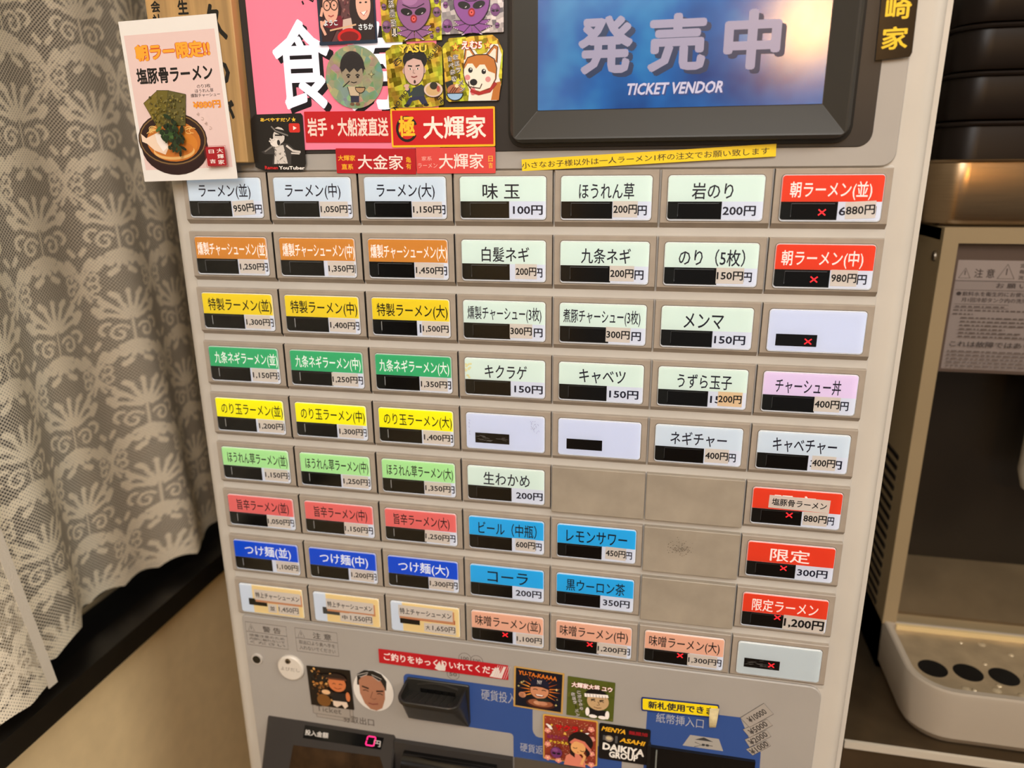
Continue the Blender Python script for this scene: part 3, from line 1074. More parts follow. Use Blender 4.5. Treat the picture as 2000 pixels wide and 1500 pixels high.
def panel_part(a, name, label=None):
    a.build(name, PINK_, TM, (0, 2.18, ZC), label=label)


a = panel_art()
BLUE = (52, 82, 148)
pts = rr(-77, 17.2, 919.5, 958, (6, .1, 2, 4))
a.poly([xu(*p) for p in pts], BLUE)
a.poly([xu(*p) for p in rr(3.3, 80, 899.0, 919.6, (.1, 1, .1, .1))], BLUE)
a.poly([xu(*p) for p in ((17.1, 919.4), (17.1, 926), (17.8, 923), (19.5, 920.4), (22, 919.4))], BLUE)
a.poly([xu(*p) for p in ((3.4, 919.8), (3.4, 917), (2.6, 918.8), (.4, 919.7))], BLUE)
panel_part(a, 'blue_zone', 'blue printed path from coin slot to coin return')
a = panel_art()
a.poly([xu(*p) for p in ((94.5, 880), (95.3, 958), (154.9, 959.4), (159, 950), (162, 943), (169.8, 934), (171.5, 880))], BLUE)
panel_part(a, 'blue_zone', 'blue printed field round the note slot')
LT_ = (176, 180, 190)
a = Art(500, 500, 0.1, .012)
tbox(a, '硬貨投入口', (lu(940, 1349)[0], lu(940, 1345)[1]), (lu(1024, 1345)[0], lu(940, 1366)[1]), LT_, 0)
panel_part(a, 'lettering')
a = Art(500, 500, 0.1, .012)
tbox(a, '硬貨返却口', (lu(1016, 1450)[0], lu(1016, 1450)[1]), (lu(1090, 1450)[0], lu(1016, 1467)[1]), LT_, 0)
panel_part(a, 'lettering')
a = Art(500, 500, 0.1, .012)
tbox(a, '紙幣挿入口', (lu(1282, 1395)[0], lu(1330, 1398)[1]), (lu(1374, 1417)[0], lu(1330, 1417)[1]), LT_, 0)
panel_part(a, 'lettering')
a = Art(500, 500, 0.1, .012)
# trapezium arrow mark above the note slot
a.poly([lu(*p) for p in ((1333, 1455.5), (1412.5, 1467), (1404, 1443), (1348, 1435))], (168, 164, 158))
a.poly([lu(*p) for p in ((1357, 1444), (1375, 1440), (1393, 1449))], (60, 60, 62))
a.line([lu(*p) for p in ((1357, 1449), (1371, 1455), (1356, 1458))], .5, (60, 60, 62))
a.line([lu(*p) for p in ((1372, 1454), (1392, 1457))], .5, (60, 60, 62))
a.rect(*lu(1371, 1452), *lu(1376, 1457), (60, 60, 62))
a.rect(*lu(1379, 1453), *lu(1384, 1458), (60, 60, 62))
panel_part(a, 'insert_mark')
# bank notes
nq = 0
for t, Q in (('¥1000', [(160.4, 935.1), (172.5, 944.3), (175.4, 940.7), (165.0, 930.9)]), ('¥2000', [(159.0, 942.7), (171.8, 952.7), (175.0, 948.0), (162.5, 937.1)]),
             ('¥5000', [(157.1, 950.5), (171.2, 961.0), (175.2, 956.9), (161.9, 944.8)]), ('¥10000', [(154.9, 959.4), (168.4, 972.9), (175.0, 965.7), (161.2, 952.9)])):
    nq += 1
    a = Art(500, 500, 0.1 + .05 * nq, .012)
    a.poly([xu(*p) for p in Q], (164, 158, 151))
    a.line([xu(*p) for p in Q], .3, (70, 66, 62), close=True)
    cx_, cz_ = sum(p[0] for p in Q) / 4, sum(p[1] for p in Q) / 4
    u, v = xu(cx_, cz_)
    a.text(t, u - .0135, v - .0045, u + .0135, v + .0045, (64, 60, 58), .02, rot=44)
    panel_part(a, 'note_mark')
# printed warning boxes
INK = (84, 78, 74)


def warn(px, title, lines):
    q = [onY(*p, 2.2) for p in px]
    x0, x1 = (q[0][0] + q[3][0]) / 2, (q[1][0] + q[2][0]) / 2
    z1, z0 = (q[0][2] + q[1][2]) / 2, (q[2][2] + q[3][2]) / 2
    a = panel_art()
    P = lambda s, t: xu(x0 + (x1 - x0) * s, z1 + (z0 - z1) * t)
    a.line([P(0, 0), P(1, 0), P(1, 1), P(0, 1)], .35, INK, close=True)
    a.line([P(0, .42), P(1, .42)], .35, INK)
    a.line([P(.06, .37), P(.14, .08), P(.22, .37)], .35, INK, close=True)
    a.line([P(.14, .17), P(.14, .30)], .45, INK)
    a.text(title, *P(.42, .10), *P(.86, .36), INK, .01)
    for k, t in enumerate(lines):
        y0 = .50 + k * (.46 / len(lines))
        a.text(t, *P(.07, y0), *P(.93, y0 + .34 / len(lines)), INK, .0)
    panel_part(a, 'warning_print')


warn([(477.6, 1214.9), (558.6, 1223), (563, 1268.9), (484.8, 1258)], '警 告', ['感電注意のため', '内部に触れないで', 'ください'])
warn([(576, 1227), (658.5, 1235), (661, 1281.8), (580, 1271.6)], '注 意', ['取出口より奥へ手を', '入れないでください'])
# coin marks half hidden by the red strip
for px, py, t in ((908, 1286, '100'), (931, 1291, '500'), (885, 1317, '50')):
    u, v = lu(px, py)
    a = panel_art()
    a.arc(u, v, .0088, .0088, 0, 360, .3, INK, 24)
    a.text(t, u - .0055, v - .003, u + .0055, v + .003, INK, .01)
    panel_part(a, 'coin_mark')
# ticket pictogram
a = panel_art()
for dx, dz in ((2.5, -3.0), (0, 0)):
    p0, p1 = onY(609, 1362, 2.2), onY(690, 1393, 2.2)
    x0, x1, z0, z1 = p0[0] + dx, p0[0] + 30 + dx, p0[2] - 14 + dz, p0[2] + dz
    a.poly([xu(*p) for p in rr(x0, x1, z0, z1, .8)], (158, 151, 143))
    a.line([xu(*p) for p in rr(x0, x1, z0, z1, .8)], .35, INK, close=True)
a.text('Ticket', *xu(x0 + 3, z0 + 7.5), *xu(x0 + 23, z0 + 2.5), INK, .0)
panel_part(a, 'ticket_mark')
a = panel_art()
tbox(a, '券取出口', (lu(670, 1400)[0], lu(700, 1400)[1]), (lu(731, 1417)[0], lu(700, 1414)[1]), INK, .01)
panel_part(a, 'lettering')
# keyhole
p = onY(503, 1286, 2.2)
Solid().tube([(p[0], 2.6, p[2]), (p[0], 0.8, p[2])], [4.6, 4.3], 24).build('lock_ring', mat('lock_ring_grey', (188, 182, 174), 0.3), TM)
Solid().tube([(p[0], 1.2, p[2]), (p[0], 0.6, p[2])], [3.3, 3.2], 24).build('lock_cylinder', M_GLOSSB, TM)

# coin slot scoop
cs = Solid()
cs.rprism(-74.2, -28, 922.5, 955.6, 0.8, 2.4, 1.5, .5)


def scoop(x0, x1, yb, yf, z, r, zfun=None):
    P = [(x0, yb), (x1, yb)]
    for k in range(7):
        t = math.radians(15 * k)
        P.append((x1 - r + r * math.cos(t), yf + r - r * math.sin(t)))
    for k in range(7):
        t = math.radians(15 * k)
        P.append((x0 + r - r * math.sin(t), yf + r - r * math.cos(t)))
    return [(x, y, zfun(y) if zfun else z) for x, y in P]


cs.loops([scoop(-74, -28.2, 1.5, -1.5, 923, 1.0), scoop(-75, -29.5, 1.5, -15, 944.0, 7), scoop(-75.4, -30, 1.5, -20, 950, 8), scoop(-75.4, -30, 1.5, -20.4, 952.3, 8),
          scoop(-75.0, -30.4, 1.5, -20.0, 953, 7.6), scoop(-73.4, -31.8, 1.5, -18.6, 952.4, 6.5), scoop(-73, -32.2, 1.5, -18, 0, 6, lambda y: 945 - (y - 1.5) * .22)])
CS = cs.build('coin_slot', mat('coin_slot_plastic', (40, 38, 34), 0.38), TM, smooth=True, label='black scoop-shaped coin slot')
for k in range(7):
    x = -69 + k * 5.2
    Solid().loops([[(x - .6, 0, 945.2), (x + .6, 0, 945.2), (x, 0, 946.3)], [(x - 3.1, -13, 948.0), (x - 1.9, -13, 948.0), (x - 2.5, -13, 948.6)]]).build('rib', MATS['coin_slot_plastic'], CS)
Solid().box(-64, -38, 0.5, 1.2, 945.3, 948.6).build('slit', M_GLOSSB, CS)
Solid().loops([[(-66 + 30 * k / 12, 0.8 - yy, 951.2 + 2.6 * math.sin(math.pi * k / 12) + zz) for yy, zz in ((0, 0), (1.2, -.4), (1.2, .6), (0, 1))] for k in range(13)]).build('brow', MATS['coin_slot_plastic'], CS)

# ticket outlet: slanted charcoal hood with the amount display
SL = 19.0 / 41.0


def onS(u, v):
    d = ray(u, v)                                 # slanted plane y = 2 - (902.4 - z) * SL
    k = (2 - 902.4 * SL - CAM[1] + CAM[2] * SL) / (d[1] - d[2] * SL)
    return CAM + d * k


hood = Solid()
hx0, hx1 = -189.8, -86
L = []
for z in (902.6, 902.0, 855, 845, 790):
    y = 2 - (902.4 - z) * SL if z > 850 else 2 - (902.4 - 850) * SL
    if z > 902.3:
        y = 2.4
    L.append([(hx0, 4, z), (hx0, y + 1.2, z), (hx0 + 1.2, y, z), (hx1 - 1.2, y, z), (hx1, y + 1.2, z), (hx1, 4, z)][::-1])
hood.loops(L, close=True)
HD = hood.build('outlet_hood', M_DARK, TM)


def slant_quad(name, pts, m, off, parent, label=None):
    v = [onS(*p) for p in pts]
    n = np.array([0, -1, SL]) / math.hypot(1, SL)
    s = Solid()
    s.loops([[tuple(q) for q in v], [tuple(q + n * off) for q in v]])
    return s.build(name, m, parent, label=label)


slant_quad('amount_display', ((592, 1441), (744, 1464), (750, 1441), (596, 1416)), M_GLOSSB, .35, HD)


def slant_text(body, p0, p1, rgb, bold, m, name):
    q0, q1 = onS(*p0), onS(*p1)
    W_, H_ = q1[0] - q0[0], (q0[2] - q1[2]) * math.hypot(1, SL)
    a = Art(W_, H_, 0.42)
    a.text(body, 0, 0, 1, 1, rgb, bold)
    o = a.build(name, m, HD, tuple((q0 + q1) / 2))
    o.rotation_euler = (-math.atan(SL), 0, 0)
    return o


slant_text('投入金額', (597, 1424), (641, 1442), (214, 210, 204), .015, PR, 'lettering')
slant_text('円', (731, 1445), (743, 1459), (190, 186, 184), .015, PR, 'lettering')
# seven-segment zero
q0, q1 = onS(716, 1436), onS(733, 1458)
W_, H_ = q1[0] - q0[0], (q0[2] - q1[2]) * math.hypot(1, SL)
a = Art(W_, H_, 0.42)
for pts in ([(.22, .04), (.95, .04)], [(.05, .96), (.78, .96)], [(.16, .08), (.10, .46)], [(.08, .54), (.02, .92)], [(.98, .08), (.92, .46)], [(.90, .54), (.84, .92)]):
    a.line(pts, .9, (255, 40, 130))
o = a.build('segment_digit', print_mat('magenta_led', 0.4, 0.9), HD, tuple((q0 + q1) / 2), label='glowing magenta digit zero')
o.rotation_euler = (-math.atan(SL), 0, 0)
slant_quad('ticket_window', ((560, 1530), (768, 1560), (742, 1478), (573, 1455)), mat('smoked_window', (56, 40, 24), 0.12, noise=0.5, scale=70), .3, HD)
# glossy black flap beside it
fl = Solid()
fl.box(-86, 3, -1.5, 4, 780, 899.6)
fl.build('flap_surround', M_DARK, TM)
L = []
for k in range(13):
    t = math.radians(-10 + 120 * k / 12)
    L.append((-3.5 - 15 * math.sin(t) * .8, 872 + 22 * math.cos(t)))
fp = Solid()
fp.loops([[(x, y, z) for y, z in L] + [(x, -1.4, 840)] for x in (-78, -8)])
fp.build('flap', mat('black_gloss_flap', (12, 11, 10), 0.14), TM, smooth=True)
# note slot
ns = Solid().box(98.8, 166.8, -0.2, 3, 840, 927.6)
ns.build('note_slot_mouth', mat('note_slot_black', (8, 8, 9), 0.25), TM)
Solid().rprism(96.8, 99.0, 840, 929.4, -1.5, 3, .5).build('note_slot_side', M_BLACK, TM)
Solid().rprism(102.4, 103.4, 840, 926, -1.2, 0, .3).build('note_guide', mat('clear_guide', (120, 124, 120), 0.1), TM)
Solid().rprism(4, 79, 800, 899.6, 1.2, 3, .8).build('coin_return', mat('coin_return_steel', (118, 112, 102), 0.35, metal=.6), TM)

# ------------------------------------------------------------------ things stuck on the machine
GOLD = foil_mat('gold_prism_foil', (96, 84, 4), (250, 236, 86), 0.07, 420)
SILV = foil_mat('silver_prism_foil', (96, 96, 108), (226, 222, 228), 0.0, 420)
HOLO = foil_mat('hologram_foil', (120, 176, 140), (206, 170, 150), 0.34, 240, .25, False)
card = mat('black_card', (20, 18, 18), 0.3)
redv = mat('red_vinyl', (196, 26, 34), 0.32)
WHITE, BLK = (246, 240, 236), (16, 14, 14)


def octopus(a, cx, cy, s, pc, full=True):
    """purple octopus with dark glasses; s = head half-width in u"""
    k = a.W / a.H
    if full:
        for sg in (1, -1):
            for (dx, dy, tx, ty) in ((.35, .95, 1.05, .92), (.35, 1.05, 1.15, 1.25), (.2, 1.15, .62, 1.68)):
                P = [(cx + sg * s * dx * .3, cy + s * k * dy), (cx + sg * s * tx, cy + s * k * ty), (cx + sg * s * dx * 1.5, cy + s * k * (dy + .45)), (cx, cy + s * k * (dy + .4))]
                a.poly(P, pc)
                a.line(P[:3], .4, (40, 16, 44))
                for t in (.5, .66, .82):
                    u, v = P[2][0] + (P[1][0] - P[2][0]) * t, P[2][1] + (P[1][1] - P[2][1]) * t
                    a.ell(u, v - .004, .007, .007 * k, (244, 232, 240), 8)
    H = []
    for i in range(40):
        t = 2 * math.pi * i / 40
        r = 1.0 if math.sin(t) > 0 else 1.0 - .16 * (math.sin(t) ** 2) * (abs(math.cos(t)) ** .5)
        H.append((cx + s * r * math.cos(t), cy - s * k * 1.16 * math.sin(t)))
    a.poly([(cx + (u - cx) * 1.035, cy + (v - cy) * 1.035) for u, v in H], (40, 16, 44))
    a.poly(H, pc)
    a.ell(cx - s * .2, cy - s * k * .55, s * .5, s * k * .4, tuple(min(255, c + 24) for c in pc))
    for sg in (1, -1):
        a.ell(cx + sg * s * .42, cy + s * k * .18, s * .36, s * k * .19, BLK, 20, rot=sg * 14)
        if full:
            a.ell(cx + sg * s * .42 + s * .1, cy + s * k * .27, s * .07, s * k * .025, (210, 205, 210), 10, rot=30)
    a.line([(cx - s * .66, cy - s * k * .22), (cx - s * .2, cy - s * k * .02), (cx + s * .2, cy - s * k * .02), (cx + s * .66, cy - s * k * .22)], .5 if full else .2, (40, 16, 44))
    if full:
        a.ell(cx, cy + s * k * .55, s * .2, s * k * .22, (150, 24, 30), 16)
        a.ell(cx, cy + s * k * .55, s * .12, s * k * .13, (224, 90, 90), 12)
        a.ell(cx, cy + s * k * .55, s * .04, s * k * .05, (90, 10, 14), 10)


def face(a, cx, cy, s, skin, hair, brow=True, chin=1.25):
    k = a.W / a.H
    a.ell(cx - s * 1.0, cy + s * k * .1, s * .18, s * k * .28, skin, 12)
    a.ell(cx + s * 1.0, cy + s * k * .1, s * .18, s * k * .28, skin, 12)
    a.ell(cx, cy, s * 1.06, s * k * chin * 1.04, BLK, 32)
    a.ell(cx, cy, s, s * k * chin, skin, 32)
    for sg in (1, -1):
        a.ell(cx + sg * s * .38, cy - s * k * .06, s * .14, s * k * .09, (240, 236, 230), 12)
        a.ell(cx + sg * s * .38, cy - s * k * .06, s * .075, s * k * .085, BLK, 10)
        if brow:
            a.line([(cx + sg * s * .18, cy - s * k * .30), (cx + sg * s * .6, cy - s * k * .36)], s * a.W * .12, hair)
    dk = tuple(int(c * .62) for c in skin)
    a.line([(cx - s * .02, cy), (cx - s * .12, cy + s * k * .3), (cx + s * .1, cy + s * k * .34)], s * a.W * .06, dk)
    a.line([(cx - s * .3, cy + s * k * .62), (cx, cy + s * k * .7), (cx + s * .3, cy + s * k * .60)], s * a.W * .10, (130, 50, 46))


def bowl(a, cx, cy, rx, ry, rim, soup, tops):
    a.ell(cx, cy, rx, ry, (30, 22, 20))
    a.ell(cx, cy, rx * .95, ry * .93, rim)
    a.ell(cx, cy, rx * .8, ry * .78, soup)
    for (u, v, w_, h_, c) in tops:
        a.ell(cx + u * rx, cy + v * ry, w_ * rx, h_ * ry, c, 14)


# red strips with shop names
def red_iwate(a):
    a.rect(0, 0, 1, 1, (188, 22, 30), .5)
    a.text('岩手・大船渡直送', .03, .2, .975, .80, (244, 214, 204), .024)


def red_gold(a):
    a.rect(0, 0, 1, 1, (238, 184, 28), .8)
    a.rect(.016, .055, .984, .945, (196, 22, 26), .3)
    a.arc(.155, .53, .095, .30, 20, 330, 1.5, BLK, 22)
    a.text('極', .075, .19, .235, .73, (248, 190, 40), .03)
    a.text('大輝家', .315, .21, .915, .79, (248, 232, 222), .02)


def red_dark(a):
    a.rect(0, 0, 1, 1, (176, 18, 30), .5)
    a.text('大輝家', .025, .27, .245, .50, (240, 176, 40), .02)
    a.text('直系', .065, .62, .215, .85, (240, 176, 40), .02)
    a.text('大金家', .275, .24, .845, .83, (246, 226, 218), .012)
    a.column('亀有', .91, .30, .82, .065, (240, 176, 40), .01)


def red_light(a):
    a.rect(0, 0, 1, 1, (214, 70, 66), .5)
    a.text('家系', .07, .33, .20, .50, (240, 180, 170), .0)
    a.text('ラーメン', .02, .60, .27, .78, (240, 180, 170), .0)
    a.text('大輝家', .29, .23, .855, .82, (250, 226, 218), .012)
    a.column('日吉', .94, .32, .82, .055, (246, 190, 70), .01)


sticker('shop_name_strip', [(595, 219), (761, 215.6), (764.5, 277), (597, 280)], 0.85, 'red vinyl strip with white brush characters under the big pink sign', red_iwate, redv)
sticker('shop_name_strip', [(762.4, 212.8), (966.8, 207), (967.4, 285.6), (765.8, 288.4)], 0.7, 'red strip with yellow border and a black ring round a gold character', red_gold, redv)
sticker('shop_name_strip', [(656, 291.8), (812, 288.4), (813, 340.5), (658, 338)], 0.6, 'dark red strip with yellow small characters at both ends, above the third button', red_dark, redv)
sticker('shop_name_strip', [(812.8, 289.8), (967.6, 286), (968, 337.4), (814, 340)], 0.55, 'faded light red strip with pale characters, right of the dark red strip', red_light, mat('faded_red_vinyl', (214, 70, 66), .35))


def black_card(a):
    a.text('あべやすだゾ', .20, .075, .77, .14, (246, 200, 60), .03)
    a.star(.83, .108, .045, (246, 200, 60))
    a.rect(.73, .17, .935, .325, (206, 44, 36), 1.0)
    a.poly([(.81, .215), (.81, .285), (.875, .25)], WHITE)
    # man in a wide hat drinking from a bowl
    G1, G2, G3 = (206, 200, 194), (120, 116, 112), (58, 55, 54)
    a.poly([(.27, .62), (.38, .53), (.52, .50), (.70, .52), (.82, .62), (.93, .66), (.9, .70), (.74, .72), (.72, .88), (.36, .88), (.40, .70), (.24, .70), (.17, .66)], G3)
    a.poly([(.44, .56), (.60, .54), (.66, .86), (.40, .87)], G1)
    for k in range(16):
        u, v = random.uniform(.42, .62), random.uniform(.62, .85)
        a.line([(u, v), (u + random.uniform(-.04, .04), v + .03)], .25, G3)
    a.line([(.24, .66), (.40, .56), (.46, .64)], .8, G2)
    a.line([(.66, .55), (.78, .64), (.92, .66)], 1.2, G1)
    a.line([(.74, .68), (.9, .69)], .8, G1)
    a.ell(.53, .40, .11, .12, G1, 20)
    a.poly([(.40, .22), (.47, .26), (.52, .22), (.60, .24), (.66, .30), (.72, .35), (.70, .40), (.55, .36), (.44, .31)], (30, 28, 28))
    a.line([(.40, .22), (.48, .30), (.60, .34), (.71, .38)], .8, G2)
    a.poly([(.47, .255), (.53, .23), (.60, .25), (.64, .29), (.54, .27)], G1)
    a.rect(.46, .36, .60, .385, (20, 18, 18))
    a.ell(.46, .50, .10, .075, (226, 220, 214), 18)
    a.ell(.52, .50, .03, .05, (40, 36, 36), 12)
    a.line([(.36, .43), (.42, .47), (.46, .44)], .9, G1)
    a.line([(.34, .47), (.40, .50)], .9, G1)
    a.text('Ramen', .22, .905, .47, .965, (206, 40, 44), .03)
    a.text('YouTuber', .49, .905, .98, .965, WHITE, .03)


sticker('black_sticker', [(488.5, 223), (592, 219.5), (597.5, 334), (496, 335.5)], 0.5, 'worn black sticker with a hatted man drinking soup, beside the wooden board', black_card, card,
        outline=[(.02, .10), (.10, .02), (.97, 0), (1, .04), (1, .86), (.93, .99), (.22, 1), (.03, .93), (.0, .5)])


def yellow_notice(a):
    a.rect(0, 0, 1, 1, (240, 206, 30), .2)
    a.text('小さなお子様以外は一人ラーメン1杯の注文でお願い致します', .0, .24, .975, .80, (30, 26, 20), .006)


sticker('notice_strip', [(1017.7, 301.6), (1515.6, 291.5), (1514.5, 316.5), (1020.6, 324)], 1.3, 'long narrow yellow notice strip with black print under the display', yellow_notice, mat('yellow_tape', (240, 206, 30), .4), cat='notice', r=.2)


def tall_black(a):
    a.text('崎', .14, .46, .84, .66, (238, 196, 36), .02)
    a.text('家', .12, .72, .84, .915, (238, 196, 36), .02)


sticker('vertical_sticker', [(1720.5, -120), (1805, -120), (1781.5, 115), (1722.7, 116)], 0.6, 'tall black sticker with yellow characters at the right of the display', tall_black, mat('black_vinyl', (22, 15, 12), .25, spec=.2),
        outline=[(0, 0), (1, 0), (1, .95), (.95, .985), (.0, 1)])


def women(a):
    a.rect(.05, .02, .965, .955, (96, 60, 62))
    for k in range(40):
        u, v = random.uniform(.36, .62), random.uniform(.05, .62)
        a.rect(u, v, u + .03, v + .03, random.choice([(150, 100, 96), (70, 44, 46), (170, 130, 126), (110, 60, 66)]))
    # person on the left
    a.poly([(.05, .955), (.05, .30), (.15, .22), (.34, .2), (.42, .5), (.36, .72), (.2, .955)], (48, 26, 30))
    a.poly([(.1, .74), (.16, .62), (.40, .60), (.48, .78), (.42, .82)], (120, 26, 44))
    a.ell(.235, .47, .135, .23, (226, 172, 150), 26)
    a.ell(.235, .26, .17, .13, (34, 22, 22), 24)
    for u in (.175, .30):
        a.arc(u, .455, .058, .066, 0, 360, .55, (60, 34, 24), 20)
        a.ell(u, .455, .014, .012, BLK, 8)
    a.line([(.19, .59), (.235, .61), (.285, .59)], .6, (170, 70, 70))
    for q in ([(.06, .6), (.10, .48)], [(.06, .72), (.14, .66)], [(.06, .66), (.06, .74), (.12, .86)]):
        a.line(q, 1.5, (226, 172, 150))
    # person on the right
    a.poly([(.60, .955), (.56, .5), (.62, .2), (.75, .1), (.9, .14), (.965, .3), (.965, .955)], (40, 28, 28))
    a.ell(.80, .46, .125, .22, (232, 180, 160), 26)
    a.poly([(.66, .40), (.72, .20), (.86, .18), (.95, .36), (.96, .30), (.86, .1), (.68, .14)], (40, 28, 28))
    for u in (.755, .85):
        a.ell(u, .44, .022, .012, BLK, 10)
    a.poly([(.75, .575), (.86, .555), (.83, .61), (.78, .615)], (246, 240, 236))
    a.line([(.745, .572), (.80, .62), (.865, .552)], .4, (190, 70, 74))
    # bowl, chopsticks
    a.poly([(.40, .955), (.44, .66), (.58, .64), (.60, .78), (.5, .955)], (205, 180, 170))
    a.line([(.20, .80), (.66, .735)], .8, (214, 176, 140))
    a.ell(.53, .93, .205, .15, (170, 20, 22), 30, 0, 180)
    a.ell(.53, .90, .205, .11, (204, 30, 30), 30)
    a.ell(.53, .90, .16, .075, (120, 16, 18), 26)
    a.text('ようこ', .105, .655, .345, .735, (236, 244, 250), .03, edge=(40, 44, 60), ew=.03)
    a.text('さちか', .70, .73, .95, .815, (236, 244, 250), .03, edge=(40, 44, 60), ew=.03)
    a.rect(0, .955, 1, 1, (26, 44, 66))


sticker('photo_sticker', [(614, -55), (728, -58), (739.4, 84), (626.6, 89)], 0.75, 'photo sticker of two people with a red bowl on the pink sign', women, mat('navy_card', (26, 44, 66), .3))


def octo_gold(a):
    for (u, v, s) in ((.10, .80, .075), (.93, .64, .06), (.94, .86, .035), (.93, .50, .04), (.07, .55, .04), (.84, .94, .03)):
        octopus(a, u, v, s, (118, 78, 116), False)
    octopus(a, .56, .585, .27, (142, 92, 142))
    a.column('家系最強‼', .185, .34, .94, .095, BLK, .012, edge=WHITE, lean=.06)


def octo_silver(a):
    for (u, v, s) in ((.10, .88, .08), (.87, .68, .075), (.08, .58, .04), (.9, .9, .035), (.14, .42, .06)):
        octopus(a, u, v, s, (120, 70, 128), False)
    octopus(a, .5, .55, .28, (138, 78, 152))


cut = [(.0, 0), (1, 0), (1, .99), (.1, 1), (.06, .97)]
sticker('foil_sticker', [(733, -75), (860.5, -77), (862.4, 81.5), (750, 81.5)], 0.6, 'gold foil sticker with a purple octopus in dark glasses', octo_gold, GOLD, outline=[(0, 0), (1, 0), (1, .99), (.07, 1), (.02, .93)], group='prism foil stickers')
sticker('foil_sticker', [(859, -72), (981.5, -76), (985.8, 63), (862, 67.2)], 0.65, 'silver checkered foil sticker with a purple octopus, beside the display', octo_silver, SILV, group='prism foil stickers')


def holo(a):
    a.ell(.47, .33, .21, .24, (40, 36, 38), 30)
    a.poly([(.29, .36), (.64, .36), (.66, .50), (.60, .60), (.46, .65), (.34, .60), (.29, .50)], (150, 138, 118))
    a.poly([(.25, .36), (.30, .20), (.48, .12), (.64, .20), (.70, .38), (.62, .36), (.56, .42), (.50, .36), (.42, .43), (.36, .36), (.30, .42)], (34, 30, 32))
    for u in (.40, .56):
        a.line([(u - .035, .475), (u, .455), (u + .035, .475)], .7, BLK)
        a.ell(u, .495, .022, .02, BLK, 10)
    a.line([(.44, .575), (.49, .59), (.545, .575)], .45, BLK)
    a.line([(.30, .66), (.42, .56)], .5, BLK)
    a.poly([(.38, .65), (.58, .65), (.58, .80), (.42, .80)], (196, 178, 150))
    a.line([(.38, .65), (.42, .80), (.58, .80), (.58, .65)], .4, BLK)
    a.ell(.60, .66, .085, .09, (170, 140, 104), 24, 180, 360)
    a.line([(.515, .66), (.685, .66)], .5, BLK)
    a.arc(.60, .66, .085, .09, 180, 360, .4, BLK)
    a.rect(.43, .80, .575, .90, (44, 46, 66))
    for u in (.455, .55):
        a.ell(u, .93, .04, .025, (110, 80, 60), 14)
    a.star(.80, .45, .06, (70, 64, 40), 4, .3)
    a.star(.80, .45, .04, (196, 190, 140), 4, .3)


P8 = [(.5 + .5 * math.cos(2 * math.pi * k / 40), .5 - .5 * math.sin(2 * math.pi * k / 40)) for k in range(40)]
sticker('round_hologram_sticker', [(636, 89), (748, 87.5), (749.5, 211), (637, 213)], 0.45, 'round hologram sticker with a bowl-haired figure holding ramen', holo, HOLO, outline=P8, group='prism foil stickers')


def yasu(a):
    for t, x0, y0, x1, y1, rt in (('KO', .16, .20, .26, .36, -55), ('NO PRO', .04, .84, .42, .91, 50), ('LIFE', .84, .84, 1.02, .91, -48), ('MG LIFE', .70, .12, 1.0, .19, 52)):
        a.text(t, x0, y0, x1, y1, BLK, .03, rot=rt)
    a.ell(.52, .26, .215, .17, (20, 18, 20), 30)
    a.poly([(.46, .70), (.62, .64), (.72, .72), (.66, .82), (.44, .84)], (44, 58, 62))
    a.line([(.5, .74), (.40, .80), (.38, .70)], 2.2, (44, 58, 62))
    a.poly([(.40, .84), (.66, .82), (.72, .94), (.62, .96), (.56, .88), (.44, .90), (.40, .97), (.32, .95)], (40, 44, 74))
    a.ell(.34, .97, .05, .025, (24, 22, 24), 12)
    a.ell(.69, .965, .05, .025, (24, 22, 24), 12)
    for t in (60, 85, 110, 135):
        a.line([(.36, .70), (.36 + .07 * math.cos(math.radians(t)), .70 - .07 * math.sin(math.radians(t)))], .9, (206, 168, 156))
    a.ell(.36, .705, .035, .03, (206, 168, 156), 12)
    face(a, .50, .41, .175, (208, 174, 166), BLK, True, 1.38)
    a.poly([(.33, .36), (.34, .24), (.42, .18), (.58, .17), (.66, .23), (.67, .35), (.63, .27), (.50, .235), (.38, .28)], (20, 18, 20))
    a.ell(.505, .60, .02, .03, (60, 34, 34), 10)
    a.ell(.83, .735, .17, .12, (60, 44, 40), 28)
    a.ell(.83, .73, .165, .115, (214, 190, 178), 28)
    a.ell(.83, .735, .135, .09, (204, 170, 120), 28)
    a.ell(.84, .67, .07, .06, (42, 40, 26), 18)
    a.ell(.92, .72, .03, .05, (176, 80, 70), 12)
    a.text('YASU', .25, .04, .74, .15, (240, 206, 66), .035, edge=BLK, ew=.06)


sticker('foil_sticker', [(752.6, 86), (862, 81.5), (867.4, 208.6), (758.2, 210.6)], 0.35, 'gold foil sticker of a man in a dark jacket offering ramen', yasu, GOLD, outline=[(0, .12), (.13, .02), (.85, 0), (1, .09), (1, .97), (.8, 1), (.02, 1)], group='prism foil stickers')


